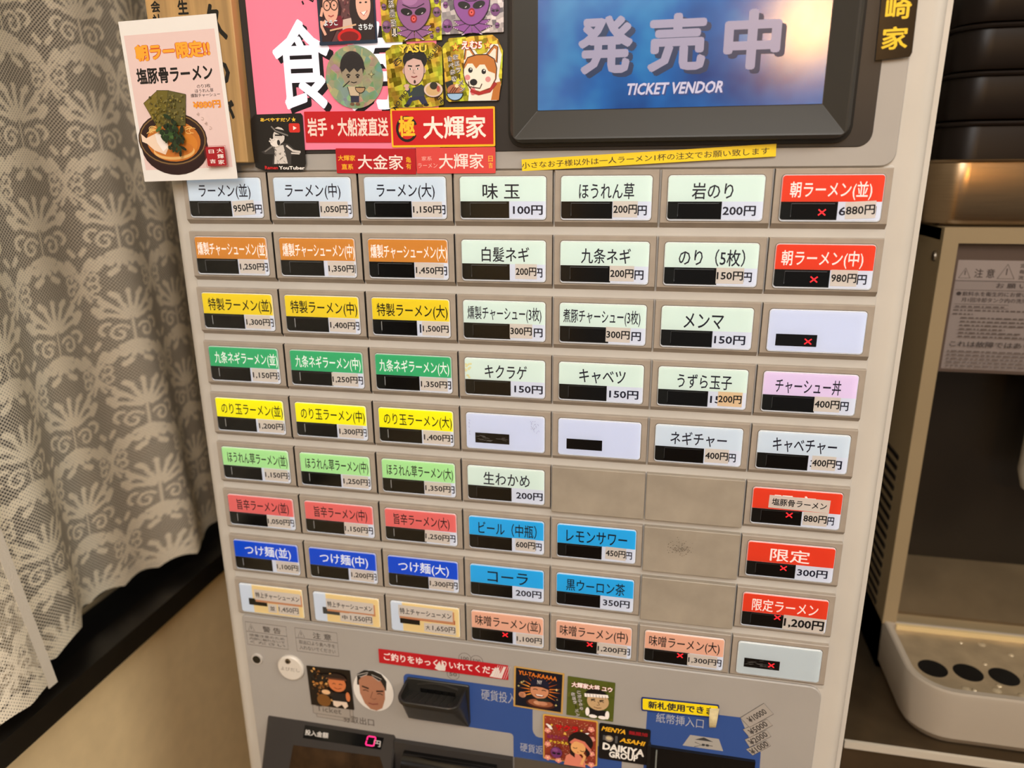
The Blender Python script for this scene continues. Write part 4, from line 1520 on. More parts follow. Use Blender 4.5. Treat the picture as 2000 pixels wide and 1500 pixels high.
def dog(a):
    k = a.W / a.H
    W2, BR, DK = (240, 230, 214), (192, 116, 44), (60, 30, 16)
    a.poly([(.36, .16), (.50, .17), (.60, .30), (.74, .26), (.80, .14), (.92, .14), (.98, .30), (.93, .62), (.96, .72), (.90, .99), (.42, .99), (.44, .82), (.34, .58), (.36, .40)], WHITE)
    a.poly([(.46, .78), (.88, .72), (.97, .74), (.90, .985), (.46, .985)], W2)
    a.poly([(.86, .72), (.97, .70), (.93, .985), (.80, .985)], BR)
    for P in ([(.36, .36), (.385, .18), (.46, .18), (.56, .32)], [(.72, .30), (.86, .15), (.92, .18), (.905, .42)]):
        a.poly(P, BR)
        a.line(P, .5, DK)
    a.poly([(.39, .36), (.405, .22), (.45, .22), (.53, .33)], W2)
    a.poly([(.75, .32), (.86, .20), (.89, .22), (.88, .38)], W2)
    H = [(.36, .44), (.42, .33), (.56, .29), (.74, .29), (.86, .36), (.90, .50), (.885, .66), (.80, .80), (.62, .86), (.48, .82), (.38, .70), (.345, .56)]
    a.poly(H, BR)
    a.line(H, .55, DK, close=True)
    a.poly([(.36, .50), (.42, .42), (.50, .42), (.56, .50), (.62, .44), (.70, .44), (.76, .54), (.87, .58), (.87, .66), (.79, .79), (.62, .845), (.49, .81), (.39, .70), (.355, .58)], W2)
    for u, v in ((.465, .52), (.685, .545)):
        a.ell(u, v, .038, .038 * k * 1.05, BLK, 18)
        a.ell(u + .008, v - .016, .012, .012 * k, WHITE, 10)
    a.ell(.415, .63, .045, .042 * k, (216, 140, 140), 16)
    a.ell(.755, .665, .045, .042 * k, (216, 140, 140), 16)
    a.ell(.515, .705, .062, .05 * k, BLK, 20)
    a.ell(.505, .845, .045, .055 * k, (214, 110, 116), 16)
    a.line([(.43, .69), (.44, .77), (.52, .785), (.52, .74), (.52, .785), (.62, .80), (.655, .73)], .55, DK)
    a.line([(.46, .83), (.60, .88), (.78, .84), (.885, .72)], 1.7, (168, 36, 34))
    # bowl of noodles
    a.poly([(.04, .70), (.16, .66), (.19, .80), (.08, .84)], (26, 34, 30))
    a.ell(.20, .82, .13, .09, (172, 108, 76), 22)
    for q in (.14, .18, .22):
        a.line([(q - .03, .86), (q + .04, .77)], .6, (96, 44, 30))
    a.ell(.235, .755, .035, .03, (240, 214, 170), 12)
    a.ell(.20, .87, .135, .11, (150, 186, 220), 22, 180, 360)
    a.line([(.065, .87), (.335, .87)], .5, BLK)
    a.arc(.20, .87, .135, .11, 180, 360, .5, BLK)
    a.text('えむ5', .32, .08, .665, .205, WHITE, .035, edge=(190, 26, 30), ew=.07)
    for u, v in ((.225, .17), (.755, .15)):
        a.star(u, v, .075, (190, 26, 30))
        a.star(u, v, .055, (240, 206, 60))
    a.column('家系ラーメン', .215, .27, .86, .092, BLK, .012, edge=WHITE, lean=.12)
    a.column('食べ歩き', .115, .29, .70, .092, BLK, .012, edge=WHITE, lean=.09)


sticker('foil_sticker', [(863, 71), (983, 67.5), (982, 197), (867, 199.5)], 0.4, 'gold foil sticker of a brown and white dog with a red collar', dog, GOLD, outline=[(.0, .16), (.12, .03), (.83, 0), (.92, .07), (1.0, .24), (.98, .70), (.92, .97), (.10, 1), (.05, .96)], group='prism foil stickers')


# ---- lower stickers
def kaz(a):
    a.rect(0, 0, 1, 1, (22, 14, 10))
    for k in range(60):
        u, v = random.gauss(.3, .14), random.gauss(.35, .15)
        if .02 < u < .95 and .02 < v < .9:
            a.ell(u, v, .03, .03, random.choice([(180, 120, 56), (120, 76, 36), (220, 170, 100), (60, 38, 20)]), 8)
    a.text('Kaz', .04, .09, .5, .34, (24, 20, 20), .05, rot=6, slant=.3)
    a.ell(.68, .36, .20, .20, (206, 120, 72), 24)
    a.ell(.68, .23, .22, .13, (40, 26, 22), 24, 0, 180)
    a.rect(.46, .22, .90, .26, (90, 50, 36))
    for u in (.61, .76):
        a.line([(u - .04, .37), (u, .35), (u + .04, .37)], .5, BLK)
    a.line([(.60, .46), (.68, .49), (.77, .46)], .5, (110, 30, 24))
    a.poly([(.52, .58), (.86, .58), (.88, .80), (.52, .80)], (26, 24, 26))
    a.ell(.90, .66, .05, .12, (206, 120, 72), 12)
    a.ell(.42, .62, .16, .09, (40, 30, 26), 18)
    a.ell(.40, .60, .10, .06, (230, 186, 140), 16)
    a.poly([(.54, .80), (.86, .80), (.88, .90), (.80, .98), (.74, .88), (.62, .96), (.54, .92)], (226, 206, 186))
    a.ell(.33, .82, .16, .16, (120, 78, 34), 16)


sticker('square_sticker', [(599, 1300), (684, 1309), (691.7, 1386), (608, 1376)], 1.9, 'square brown and gold cartoon sticker left of the coin slot', kaz, card)


def head(a):
    a.ell(.5, .5, .5, .5, (228, 224, 218), 40)
    a.poly([(.10, .40), (.12, .14), (.30, .02), (.52, .0), (.72, .06), (.84, .22), (.82, .45)], (30, 26, 26))
    a.poly([(.15, .30), (.26, .14), (.50, .14), (.70, .24), (.79, .40), (.78, .66), (.70, .90), (.55, .99), (.40, .97), (.26, .84), (.16, .60)], (170, 118, 92))
    for P in ([(.12, .16), (.40, .06), (.36, .12), (.2, .2)], [(.48, .10), (.72, .18), (.66, .24), (.52, .16)]):
        a.poly(P, (24, 22, 26))
        a.line(P, .5, (190, 186, 180), close=True)
    for x, y in ((.31, .52), (.66, .56)):
        a.line([(x - .09, y - .10), (x + .08, y - .06)] if x < .5 else [(x - .09, y - .06), (x + .09, y - .09)], 1.3, (40, 26, 22))
        a.line([(x - .07, y + .0), (x, y - .02), (x + .07, y + .01)], .7, BLK)
    a.line([(.48, .52), (.42, .68), (.50, .71), (.56, .68)], .5, (118, 74, 56))
    a.line([(.36, .82), (.46, .84), (.60, .81)], 1.0, (134, 70, 62))


sticker('round_face_sticker', [(690, 1305), (768, 1314), (770, 1392), (691, 1383)], 1.7, 'round white sticker with a man\'s face, sunglasses pushed up, beside the coin slot', head, paper, outline=P8)


def change(a):
    a.rect(0, 0, 1, 1, (184, 24, 36), .3)
    a.text('ご釣りをゆっくりいれてくださ', .04, .20, .925, .76, (244, 226, 224), .02)
    for P in ([(.44, .86), (.46, .55), (.48, .30), (.49, .6), (.51, .4), (.525, .75), (.52, .95), (.47, .98)], [(.86, .92), (.90, .30), (.93, .2), (.94, .62), (.965, .1), (.985, .12), (.95, .95)]):
        a.poly(P, (226, 218, 212))
    for k in range(7):
        u = .89 + .015 * k
        a.line([(u, .95), (u + .035, .05)], .35, (226, 190, 190))


sticker('notice_strip', [(739.5, 1269.7), (993, 1297), (992.4, 1325.5), (740.8, 1296)], 1.5, 'scratched red notice strip with white print above the coin slot', change, redv, cat='notice')


def yuta(a):
    a.rect(0, 0, 1, 1, (196, 156, 84), .3)
    a.rect(.035, .03, .965, .965, (18, 20, 34))
    for k in range(22):
        t = 2 * math.pi * k / 22
        a.poly([(.52 + .2 * math.cos(t - .08), .5 - .2 * math.sin(t - .08)), (.52 + random.uniform(.38, .46) * math.cos(t), .5 - random.uniform(.36, .44) * math.sin(t)), (.52 + .2 * math.cos(t + .08), .5 - .2 * math.sin(t + .08))], random.choice([(214, 120, 40), (236, 160, 60), (150, 70, 26)]))
    for u, v, s in ((.16, .36, .035), (.10, .46, .03), (.86, .42, .04), (.86, .80, .035), (.2, .33, .025), (.88, .66, .02)):
        a.star(u, v, s, (250, 230, 150), 4, .25)
    a.text('YU-TA-KAAAA', .09, .085, .86, .19, (220, 120, 40), .03, rot=-2, edge=(60, 30, 12), ew=.03)
    a.poly([(.24, .74), (.34, .62), (.68, .60), (.82, .76), (.82, .92), (.24, .90)], (22, 22, 30))
    a.ell(.52, .50, .185, .20, (204, 140, 104), 28)
    a.poly([(.33, .42), (.35, .27), (.46, .20), (.60, .20), (.70, .28), (.71, .42), (.58, .38), (.44, .38)], (24, 28, 50))
    a.poly([(.31, .40), (.44, .37), (.60, .37), (.72, .42), (.71, .45), (.58, .41), (.45, .41), (.32, .44)], (16, 18, 34))
    a.text('NY', .475, .245, .565, .335, WHITE, .0)
    for u in (.44, .61):
        a.arc(u, .50, .045, .03, 20, 160, .6, BLK, 8)
    a.ell(.525, .60, .09, .05, (120, 40, 30), 18, 180, 360)
    a.poly([(.45, .60), (.60, .60), (.58, .625), (.47, .625)], WHITE)
    a.ell(.18, .66, .075, .07, (204, 140, 104), 16)
    for k in range(4):
        a.line([(.13, .63 + .025 * k), (.21, .63 + .025 * k)], .35, (120, 70, 50))
    a.ell(.55, .82, .29, .12, (70, 34, 26), 28)
    a.ell(.55, .80, .25, .09, (150, 90, 60), 28)
    a.ell(.50, .80, .09, .05, (206, 150, 116), 16)
    a.ell(.60, .80, .09, .05, (196, 136, 104), 16)
    a.poly([(.44, .70), (.66, .66), (.74, .74), (.5, .76)], (38, 42, 34))


sticker('square_sticker', [(1005, 1301), (1103, 1315), (1098.6, 1394), (1002.4, 1379)], 1.8, 'square gold-edged cartoon sticker of a smiling man in a dark cap', yuta, mat('gold_card', (196, 156, 84), .3))


def green(a):
    a.rect(0, 0, 1, 1, (84, 92, 32), .3)
    for k in range(70):
        a.ell(random.uniform(.03, .97), random.uniform(.03, .97), .03, .03, random.choice([(76, 88, 28), (100, 104, 42), (70, 80, 26)]), 8)
    a.text('大輝家大将 ユウ', .09, .10, .95, .235, (250, 240, 238), .03, edge=(176, 40, 40), ew=.05)
    a.column('こだわりの', .24, .30, .80, .09, BLK, .01, edge=WHITE, lean=.09)
    a.column('家系ラーメン', .12, .36, .98, .085, BLK, .01, edge=WHITE, lean=.14)
    a.poly([(.45, .70), (.86, .72), (.88, .88), (.46, .86)], (24, 22, 24))
    a.ell(.45, .80, .045, .11, WHITE, 14)
    a.ell(.87, .82, .045, .11, WHITE, 14)
    a.ell(.57, .90, .09, .045, WHITE, 16)
    a.ell(.77, .90, .09, .045, WHITE, 16)
    a.ell(.66, .50, .23, .23, (196, 164, 122), 30)
    a.ell(.62, .34, .23, .14, (20, 18, 18), 26, 0, 190)
    a.poly([(.37, .34), (.86, .30), (.88, .37), (.38, .43)], WHITE)
    for k in range(7):
        a.line([(.42 + .065 * k, .335), (.43 + .065 * k, .415)], .3, (90, 90, 90))
    for u in (.56, .74):
        a.line([(u - .05, .47), (u + .04, .45)], .8, BLK)
        a.arc(u, .51, .04, .025, 0, 180, .5, BLK, 8)
    a.line([(.66, .50), (.70, .58), (.64, .60)], .4, (80, 50, 30))
    a.line([(.58, .65), (.66, .67), (.74, .65)], .45, (80, 40, 30))


sticker('square_sticker', [(1107.6, 1319.6), (1202.4, 1334), (1197, 1410), (1107.6, 1395)], 1.75, 'olive green cartoon sticker of a figure with a white headband', green, mat('olive_card', (84, 92, 32), .35))


def sakura(a):
    a.rect(0, 0, 1, 1, (214, 168, 74), 1.2)
    a.rect(.025, .025, .975, .975, (150, 62, 44), 1.0)
    for k in range(240):
        u, v = random.uniform(.04, .96), random.uniform(.04, .96)
        a.ell(u, v, .007, .007, random.choice([(236, 200, 180), (224, 150, 120), (206, 110, 90), (240, 214, 150)]), 6)
    for u, v in ((.10, .28), (.90, .34), (.10, .58), (.90, .66), (.10, .88), (.74, .90), (.90, .90), (.89, .12), (.3, .90)):
        for k in range(5):
            t = 2 * math.pi * k / 5 + .3
            a.ell(u + .035 * math.cos(t), v + .035 * math.sin(t), .028, .028, (234, 150, 136), 10)
        a.ell(u, v, .015, .015, (250, 226, 160), 8)
    for u, sg in ((.12, 1), (.80, -1)):
        for k in range(3):
            a.ell(u + .02 * k * sg, .15 + .03 * k + (.08 if sg < 0 else 0), .055 - .01 * k, .02, WHITE, 12, rot=-25 * sg)
    a.star(.175, .13, .03, (246, 216, 80))
    a.star(.715, .17, .03, (246, 216, 80))
    a.text('サクラ', .24, .09, .66, .23, (196, 24, 30), .05, edge=(120, 16, 20), ew=.03)
    a.text('&', .39, .25, .45, .31, (246, 200, 90), .03)
    a.text('ぬれせんべい', .09, .34, .49, .43, (130, 30, 84), .05)
    a.text('チャンネル', .13, .46, .48, .53, (240, 214, 60), .03)
    octopus(a, .26, .73, .105, (112, 52, 108), False)
    a.poly([(.40, .97), (.44, .76), (.54, .68), (.66, .68), (.76, .80), (.80, .97)], (222, 132, 110))
    a.ell(.70, .42, .225, .22, (30, 20, 18), 28)
    a.poly([(.50, .50), (.52, .72), (.60, .78), (.60, .5)], (36, 22, 20))
    a.poly([(.84, .50), (.88, .66), (.82, .74), (.78, .5)], (36, 22, 20))
    a.ell(.66, .55, .135, .145, (232, 172, 110), 26)
    a.line([(.52, .47), (.60, .38), (.76, .42), (.88, .58)], 2.2, (214, 120, 100))
    for u, v in ((.605, .55), (.735, .60)):
        a.arc(u, v, .035, .02, 180, 360, .5, BLK, 8)
    a.line([(.64, .64), (.67, .65)], .5, (170, 60, 50))
    a.line([(.72, .92), (.78, .72), (.72, .64)], 2.0, (232, 172, 110))


sticker('square_sticker', [(1061, 1394), (1168, 1408), (1166.4, 1496), (1060.4, 1481)], 1.6, 'square gold-edged sticker covered in pink blossoms with a girl in a cap', sakura, mat('gold_card', (196, 156, 84), .3), r=1.2)


def menya(a):
    a.text('MENYA', .06, .085, .53, .215, (236, 178, 40), .035, slant=.25, rot=-2)
    a.text('麺屋旭', .58, .10, .95, .205, (150, 26, 34), .03)
    a.text('ASAHI', .42, .335, .90, .465, (236, 178, 40), .035, slant=.25, rot=-2)
    a.ell(.20, .40, .085, .09, (140, 128, 116), 16)
    a.ell(.20, .39, .06, .05, (206, 190, 150), 14)
    a.rect(.32, .30, .37, .50, (84, 84, 84))
    a.rect(.08, .32, .13, .46, (84, 84, 84))
    a.text('DAIKIYA', .08, .55, .90, .75, (240, 238, 232), .045, rot=-3)
    a.text('GROUP', .21, .75, .78, .93, (240, 238, 232), .045, rot=-1)


sticker('square_sticker', [(1171, 1411.6), (1271, 1425), (1267.6, 1495), (1168, 1480)], 1.65, 'black card sticker with yellow and white hand lettering beside the note slot', menya, card, r=1.5)


def newbills(a):
    a.rect(0, 0, 1, 1, (24, 44, 110), 1.2)
    a.rect(.018, .09, .985, .90, (244, 220, 22), .9)
    a.text('新札使用できま', .09, .22, .93, .77, (14, 24, 50), .03)


nb = sticker('notice_label', [(1252.5, 1360), (1405, 1377.5), (1403.7, 1402), (1252.5, 1388.8)], 1.7, 'yellow label with blue border and a curled end above the note slot', newbills, mat('label_blue', (24, 44, 110), .4), cat='notice', r=1.2)
pc, pw, ph, pa = place([(1252.5, 1360), (1405, 1377.5), (1403.7, 1402), (1252.5, 1388.8)], 1.7)
cl = Solid()
Lc = []
for k in range(11):
    t = k / 10
    y = -0.3 - 4.0 * math.sin(math.pi * t * .8)
    zc_, xc_ = 2.0 - 13.0 * t, pw / 2 - 3.0 - 1.0 * math.sin(t * 2)
    hw = 3.0 * (1 - .35 * t)
    Lc.append([(xc_ - hw, y, zc_), (xc_ + hw, y - .6, zc_ + 1.0), (xc_ + hw, y - .35, zc_ + 1.0), (xc_ - hw, y + .25, zc_)])
cl.loops(Lc)
cl.build('curled_end', mat('label_back_paper', (196, 182, 140), .7, noise=.2, scale=300), nb, smooth=True, label='curled back of the peeling end')

# round call magnet
pm = onY(568.5, 1304, 1.0)
mg = new_obj('round_magnet', None, None, (pm[0], 2.0, pm[2]), label='small round white hanging tag with a grommet near the keyhole', cat='magnet')
Solid().tube([(0, 0, 0), (0, -1.6, 0), (0, -2.4, 0)], [10.4, 10.4, 9.4], 36).build('disc', mat('white_enamel', (214, 208, 198), .3), mg, smooth=True)
Solid().tube([(-1.2, -2.2, 6.4), (-1.2, -3.0, 6.4)], [2.3, 1.9], 18).build('grommet', mat('brass_grommet', (120, 108, 88), .3, metal=.8), mg)
Solid().tube([(-1.2, -2.9, 6.4), (-1.2, -3.1, 6.4)], [1.1, 1.1], 14).build('grommet_hole', M_BLACK, mg)
a = Art(20, 20, 2.42)
a.text('よびだし', .12, .44, .88, .60, (120, 112, 104), .0)
a.build('lettering', PR, mg)

# wooden board behind the poster
wb = empty('wooden_signboard', (-178.8, -2.0, 1308.5), 'upright natural wood board with black brush characters, left of the pink sign', 'signboard')
WOOD = mat('pale_cedar', (178, 142, 90), .5, noise=.28, scale=26, stretch=(9, 3, .5))
Solid().rprism(-27, 27, 0, 190, -4.5, 3.6, .6, .5, 3).build('board', WOOD, wb)
a = Art(54, 190, 4.52)


def wu(px, py):
    p = onY(px, py, -6.5)
    return ((p[0] + 205.8) / 54, (1498.5 - p[2]) / 190)


for chx, x0, y0, x1, y1 in (('会', 293, 2, 314, 24), ('社', 297, 28, 318, 54), ('生', 345, 0, 369, 28), ('久', 393, 8, 446, 78), ('の', 402, 118, 452, 168), ('が', 420, 196, 462, 250)):
    a.text(chx, *wu(x0, y0), *wu(x1, y1), (34, 32, 26), .035)
a.build('lettering', PRM, wb, (0, 0, 95))


# poster of the morning special
def poster(a):
    a.rect(.035, .085, .965, .925, (224, 198, 194))
    OR, RD = (244, 166, 50), (196, 60, 34)
    a.text('朝ラー限定!!', .125, .145, .895, .245, OR, .045, edge=RD, ew=.045)
    a.text('塩豚骨ラーメン', .10, .285, .89, .385, (20, 18, 18), .03)
    a.text('のり3枚', .71, .405, .85, .428, (30, 26, 26), .0)
    a.text('ほうれん草', .685, .433, .875, .456, (30, 26, 26), .0)
    a.text('燻製チャーシュー', .635, .460, .935, .483, (30, 26, 26), .0)
    a.text('¥880円', .645, .506, .93, .554, OR, .012, edge=RD, ew=.035)
    for k, ch in enumerate('あつあつ'):
        a.text(ch, .67 + .035 * k, .575 + .03 * k, .70 + .035 * k, .597 + .03 * k, (176, 150, 140), .0, rot=-40)
    cx, cy = .375, .735
    a.ell(cx + .01, cy + .05, .355, .178, (40, 18, 18))
    a.ell(cx, cy, .365, .172, (50, 28, 24))
    a.ell(cx, cy, .352, .162, (126, 98, 60))
    a.ell(cx, cy, .340, .154, (44, 24, 20))
    a.ell(cx + .01, cy + .012, .285, .130, (190, 112, 40))
    a.ell(cx + .10, cy + .03, .16, .075, (204, 126, 44))
    a.ell(cx + .0, cy + .075, .22, .055, (222, 176, 110))
    a.ell(cx + .0, cy + .062, .21, .050, (196, 116, 44))
    for k in range(10):
        u = random.uniform(.18, .24)
        a.arc(cx + u * random.choice([-1, 1]), cy - .055 + random.uniform(-.02, .02), .04, .016, random.uniform(0, 90), random.uniform(150, 300), .35, (236, 196, 120), 8)
    a.poly([(.05, .69), (.10, .72), (.24, .685), (.33, .70), (.32, .79), (.28, .83), (.17, .80), (.10, .755), (.05, .74)], (232, 208, 186))
    a.poly([(.20, .695), (.32, .70), (.31, .785), (.26, .81), (.21, .75)], (240, 230, 224))
    # three sheets of seaweed
    for P, c in (([(.13, .50), (.30, .425), (.45, .60), (.24, .66)], (118, 104, 40)), ([(.29, .425), (.42, .43), (.47, .64), (.28, .65)], (106, 96, 36)), ([(.41, .43), (.59, .46), (.54, .655), (.32, .645)], (94, 88, 44))):
        a.poly(P, (58, 54, 20))
        cxp, cyp = sum(p[0] for p in P) / 4, sum(p[1] for p in P) / 4
        a.poly([(cxp + (p[0] - cxp) * .96, cyp + (p[1] - cyp) * .97) for p in P], c)
    for k in range(120):
        t, v = random.uniform(0, 1), random.uniform(.46, .63)
        u = .20 + .36 * t
        a.ell(u, v, random.uniform(.006, .016), random.uniform(.003, .007), random.choice([(140, 124, 52), (84, 76, 26), (120, 112, 60), (70, 66, 34)]), 7, rot=random.uniform(0, 90))
    for k in range(46):
        u, v = random.gauss(.40, .06), random.gauss(.70, .035)
        a.ell(u, v, random.uniform(.02, .05), random.uniform(.008, .016), random.choice([(30, 50, 24), (48, 78, 36), (22, 36, 18), (66, 98, 48)]), 8, rot=random.uniform(0, 180))
    for k in range(20):
        u, v = random.gauss(.43, .05), random.gauss(.775, .02)
        a.ell(u, v, random.uniform(.02, .04), random.uniform(.008, .014), random.choice([(30, 44, 24), (40, 58, 30), (22, 32, 18)]), 8, rot=random.uniform(0, 180))
    # seal
    a.rect(.735, .795, .935, .915, (160, 24, 34), .6)
    a.line([(.725, .79), (.945, .79), (.945, .92), (.725, .92)], .25, (160, 24, 34), close=True)
    a.text('日', .765, .812, .82, .835, WHITE, .01)
    a.text('吉', .765, .872, .825, .898, WHITE, .01)
    for k, ch in enumerate('大輝家'):
        a.text(ch, .85, .806 + .036 * k, .915, .834 + .036 * k, WHITE, .01)


sticker('poster', [(229.9, 41.3), (421.9, 28), (465.3, 348.8), (284.8, 354.7)], -7.0, 'white-bordered pink poster of a ramen bowl hung over the wooden board', poster, paper, cat='poster', r=.3, thick=.4, mprint=PR)

# ------------------------------------------------------------------ right side: counter, water dispenser, trays
ct = empty('steel_counter', (600, 400, 0), 'stainless steel counter carrying the white water dispenser', 'counter')
CT = mat('dark_steel_top', (112, 96, 74), .3, metal=.8, noise=.15, scale=30)
Solid().rprism(-350, 400, 835, 867, -296.5, 330, .5).build('worktop', CT, ct)
Solid().box(-350, 400, -299.5, -296.8, 862.5, 868.6).build('worktop_edge', mat('bright_edge', (214, 206, 190), .3, metal=.3), ct)
Solid().box(-340, 390, -285, 320, 90, 835).build('cabinet', mat('brown_counter_front', (104, 80, 52), .45, noise=.12, scale=10), ct)
for x in (-330, 380):
    for y in (-270, 300):
        Solid().tube([(x, y, 0), (x, y, 92)], 18, 12).build('leg', M_SCREW, ct)

WD = empty('water_dispenser', (445, 320, 867), 'white cold water dispenser with dark recess and drip tray', 'water dispenser')
DX0, DX1, DYF, DYB = 296.5, 610.0, 200.0, 480.0
CREAM = mat('dispenser_cream', (140, 123, 94), .35, noise=.05, scale=12)


def rel(x, y, z):
    return (x - 445, y - 320, z - 867)


def relbox(s, x0, x1, y0, y1, z0, z1, m=0):
    a0, a1 = rel(x0, y0, z0), rel(x1, y1, z1)
    return s.box(a0[0], a1[0], a0[1], a1[1], a0[2], a1[2], m)


body = Solid()
relbox(body, DX0 + 1, DX0 + 9, DYF + 3, DYB, 868, 1258)
relbox(body, DX1 - 9, DX1 - 1, DYF + 3, DYB, 868, 1258)
relbox(body, DX0 + 1, DX1 - 1, DYF + 3, DYB, 1249, 1259)
relbox(body, DX0 + 1, DX1 - 1, DYB - 8, DYB, 868, 1258)
relbox(body, DX0 + 1, DX1 - 1, DYF + 3, DYB, 868, 914)
body.build('casing', CREAM, WD)
# front frame of four mitred strips
fw = 11.0
z0, z1 = 915.0, 1258.5
for q in ([(DX0, z0), (DX0 + fw, z0), (DX0 + fw, z1 - fw), (DX0, z1)], [(DX0, z1), (DX0 + fw, z1 - fw), (DX1 - fw, z1 - fw), (DX1, z1)], [(DX1 - fw, z0), (DX1, z0), (DX1, z1), (DX1 - fw, z1 - fw)]):
    s = Solid()
    s.loops([[rel(x, DYF, z) for x, z in q], [rel(x, DYF + 6, z) for x, z in q]])
    s.build('front_frame', CREAM, WD)
s = Solid()
relbox(s, DX0 + fw, DX1 - fw, DYF + 6, DYF + 10, 1146, 1249)
FP = s.build('front_panel', mat('brown_panel', (76, 62, 54), .35), WD)
# recess behind
s = Solid()
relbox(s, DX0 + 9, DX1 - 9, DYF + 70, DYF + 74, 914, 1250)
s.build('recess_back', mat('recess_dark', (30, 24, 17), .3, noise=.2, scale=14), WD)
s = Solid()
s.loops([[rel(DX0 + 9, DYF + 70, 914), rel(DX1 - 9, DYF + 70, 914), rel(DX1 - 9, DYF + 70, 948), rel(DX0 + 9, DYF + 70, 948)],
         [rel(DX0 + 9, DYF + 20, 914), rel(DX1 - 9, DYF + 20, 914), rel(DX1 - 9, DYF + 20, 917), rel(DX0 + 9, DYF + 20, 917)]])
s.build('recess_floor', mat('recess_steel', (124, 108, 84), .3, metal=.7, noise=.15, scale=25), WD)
s = Solid()
s.tube([rel(414, 222, 1150), rel(414, 222, 1058), rel(414, 222, 1044), rel(414, 222, 1040)], [24, 24, 20, 12], 24)
s.build('spout', mat('spout_white', (196, 190, 178), .3), WD, smooth=True)
# caution label
a = Art(100, 86, 0.0)
LI = (52, 44, 42)
a.rect(0, 0, 1, 1, (122, 112, 108))
a.rect(.0, .0, .99, .175, (132, 121, 116))
a.line([(.0, .185), (.99, .185)], .4, LI)
for cx_, s_ in ((.06, .04), (.345, .058)):
    a.line([(cx_ - s_, .16), (cx_, .16 - s_ * 2.2), (cx_ + s_, .16)], .6, LI, close=True)
    a.line([(cx_, .145 - s_ * 1.3), (cx_, .145 - s_ * .3)], .7, LI)
a.text('注 意', .125, .075, .265, .155, LI, .01)
for k, t in enumerate(('定期的に', '毎日1回必ず', '流水してください')):
    a.text(t, .43, .025 + .052 * k, .43 + (.20, .24, .30)[k], .062 + .052 * k, LI, .01)
a.text('お 願 い', .29, .20, .50, .245, LI, .01)
a.rect(.01, .265, .99, .268, LI)
a.ell(.04, .30, .018, .018, LI, 12)
a.text('飲料水を衛生的にお使いいただくために', .065, .28, .80, .32, LI, .005)
a.text('月1回冷却タンク内の洗浄をしてください', .065, .335, .80, .375, LI, .005)
a.line([(.02, .395), (.40, .395), (.40, .43), (.02, .43)], .25, LI, close=True)
rows = [(.03, .38), (.02, .95), (.02, .16), (.08, .56), (.08, .55), (.08, .90), (.08, .40), (.08, .52), (.08, .92)]
for k, (u0, u1) in enumerate(rows):
    v = .41 + .034 * k
    u = u0
    while u < u1:
        w_ = random.uniform(.012, .05)
        a.rect(u, v, min(u + w_, u1), v + .012, (78, 68, 64))
        u += w_ + .012
a.text('これは故障ではありません', .03, .73, .80, .785, LI, .005)
for k in range(5):
    v = .82 + .034 * k
    u = .02
    while u < .95:
        w_ = random.uniform(.012, .05)
        a.rect(u, v, u + w_, v + .012, (86, 76, 72))
        u += w_ + .012
a.build('caution_label', PRM, FP, rel(311.5 + 50, DYF + 5.9, 1191.5), label='grey printed caution label')
# side: vent slots and a screw
for k in range(16):
    s = Solid()
    z = 1060 - k * 9.5
    relbox(s, DX0 + .2, DX0 + 1.2, 226, 262, z, z + 4)
    s.build('vent_slot', M_BLACK, WD)
s = Solid().tube([rel(DX0 + 1.2, 215.6, 1236), rel(DX0 - .3, 215.6, 1236)], [4, 3.4], 14)
s.build('screw', M_SCREW, WD)
# drip tray: rounded trough with a holed steel plate
TX0, TX1 = 297.5, 612.0


def trayloop(x0, x1, yb, yf, z, r):
    P = [rel(x0, yb, z), rel(x1, yb, z)]
    for k in range(9):
        t = math.radians(90 * k / 8)
        P.append(rel(x1 - r + r * math.cos(t), yf + r - r * math.sin(t), z))
    for k in range(9):
        t = math.radians(90 * k / 8)
        P.append(rel(x0 + r - r * math.sin(t), yf + r - r * math.cos(t), z))
    return P


s = Solid()
s.loops([trayloop(TX0 + 6, TX1 - 6, 203, 117, 868, 26), trayloop(TX0 + 1, TX1 - 1, 203, 111, 876, 30), trayloop(TX0, TX1, 203, 110, 914, 32), trayloop(TX0 + .6, TX1 - .6, 203, 110.6, 916.5, 31.5),
         trayloop(TX0 + 2, TX1 - 2, 202, 112, 917.4, 30), trayloop(TX0 + 6, TX1 - 6, 200, 117, 917, 26), trayloop(TX0 + 7.5, TX1 - 7.5, 199, 118.5, 910, 25)], True, True)
s.build('drip_tray', mat('tray_cream', (160, 150, 136), .35), WD, smooth=True)
s = Solid()
s.loops([trayloop(TX0 + 7.8, TX1 - 7.8, 198.8, 118.8, 910.2, 24.8), trayloop(TX0 + 7.8, TX1 - 7.8, 198.8, 118.8, 911.8, 24.8)])
GP = s.build('drip_plate', mat('drip_plate_steel', (158, 140, 112), .34, metal=.25, noise=.2, scale=60), WD)
for k in range(9):
    x = 321.5 + 26 * k
    t = Solid().tube([rel(x, 147, 911.0), rel(x, 147, 912.1)], [10.8, 10.8], 28)
    t.build('drain_hole', mat('hole_dark', (14, 12, 9), .25), GP)
for k in range(10):
    x, y = random.uniform(315, 400), random.choice([random.uniform(124, 135), random.uniform(160, 190)])
    r = random.uniform(1.5, 4)
    t = Solid().tube([rel(x, y, 911.8), rel(x, y, 912.4), rel(x, y, 912.9)], [r, r * .8, r * .3], 12)
    t.build('water_drop', mat('water_drop', (172, 156, 128), .08, metal=.2), GP, smooth=True)
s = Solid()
relbox(s, TX0 + 10, TX1 - 10, 197.5, 200.5, 911, 916.5)
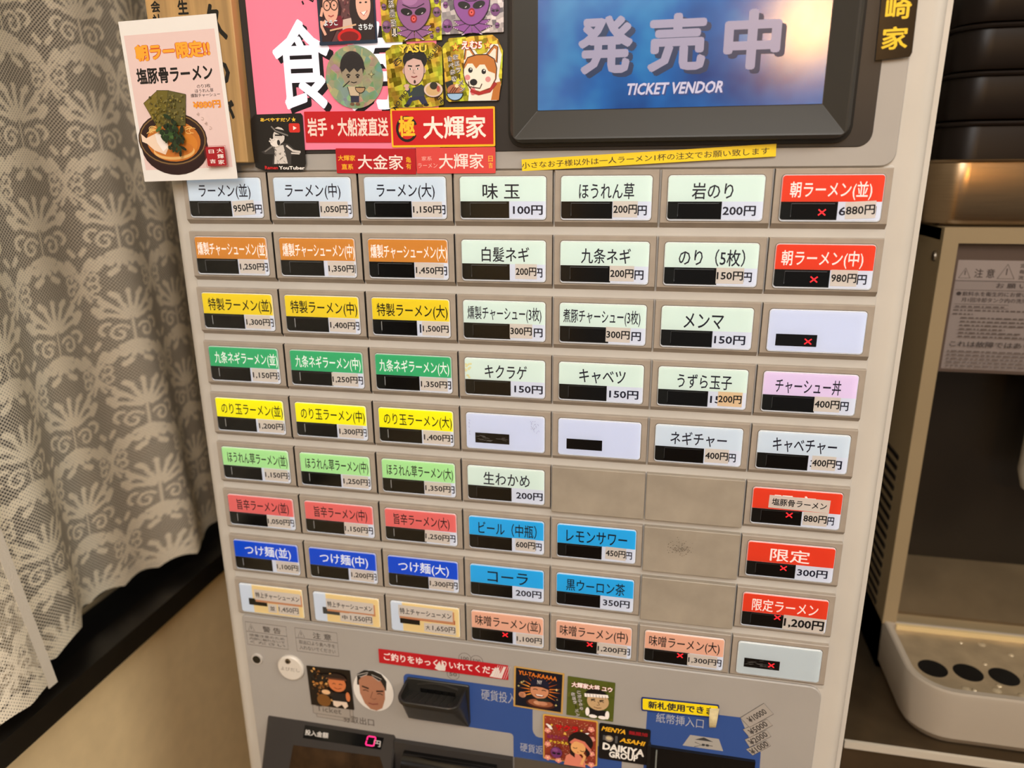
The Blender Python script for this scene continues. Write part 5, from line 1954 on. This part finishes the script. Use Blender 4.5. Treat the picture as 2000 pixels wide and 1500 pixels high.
s.build('tray_lip_glow_strip', mat('lip_painted_glow', (232, 210, 160), .2, metal=.4), WD)  # pale warm colour paints in the glow along the lip


# steel tray and the stack of dark trays on top of the dispenser
def pan(name, x0, x1, y0, y1, z0, z1, r, m, label, group=None, flare=3.0, rim=2.2):
    root = empty(name, ((x0 + x1) / 2, (y0 + y1) / 2, z0), label, 'tray', group)
    cx_, cy_ = (x0 + x1) / 2, (y0 + y1) / 2
    hx, hy = (x1 - x0) / 2, (y1 - y0) / 2

    def lp(d, z, rr_):
        return [(x, y, z) for x, y in rr(-hx + d, hx - d, -hy + d, hy - d, rr_, 7)]
    h = z1 - z0
    s = Solid()
    s.loops([lp(flare + 5, 0, r - 6), lp(flare + 1.2, 2.2, r - 2), lp(flare, 6, r - 1), lp(0.6, h - 1.5, r), lp(.9, h - .6, r), lp(2.0, h - 1.0, r - 1), lp(flare + 2, 8, r - 3), lp(flare + 6, 4, r - 7)])
    s.build('pan', m, root, smooth=True)
    t = Solid()
    t.loops([lp(.5, h - rim, r), lp(-1.2, h - rim * .8, r + 1), lp(-1.6, h - rim * .4, r + 1.4), lp(-.8, h, r + .6), lp(.9, h - .2, r - .6)], False, False)
    t.build('rim', m, root, smooth=True)
    return root


pan('steel_tray', 284, 560, 206, 430, 1259.2, 1308, 26, M_STEEL, 'shallow stainless steel tray on top of the water dispenser', flare=2)
LAC = mat('dark_brown_lacquer', (20, 12, 7), .36, noise=.2, scale=20, spec=.2)
zz = 1266.0
hs = [(1334.5 - 1266, 'bottom'), (34.2, 'second'), (32, 'third'), (32, 'fourth'), (32, 'topmost')]
lab = ['dark brown tray standing in the steel tray, lowest of the stack', 'dark brown tray, second from the bottom of the stack', 'dark brown tray, third from the bottom of the stack',
       'dark brown tray, fourth from the bottom of the stack', 'dark brown tray at the top of the stack']
for k, (h, nm) in enumerate(hs):
    pan('lacquer_tray', 294 - k * .5, 545, 216, 415, zz, zz + h + .4, 22, LAC, lab[k], 'dark trays stacked on the dispenser', flare=1.2, rim=3.5)
    zz += h
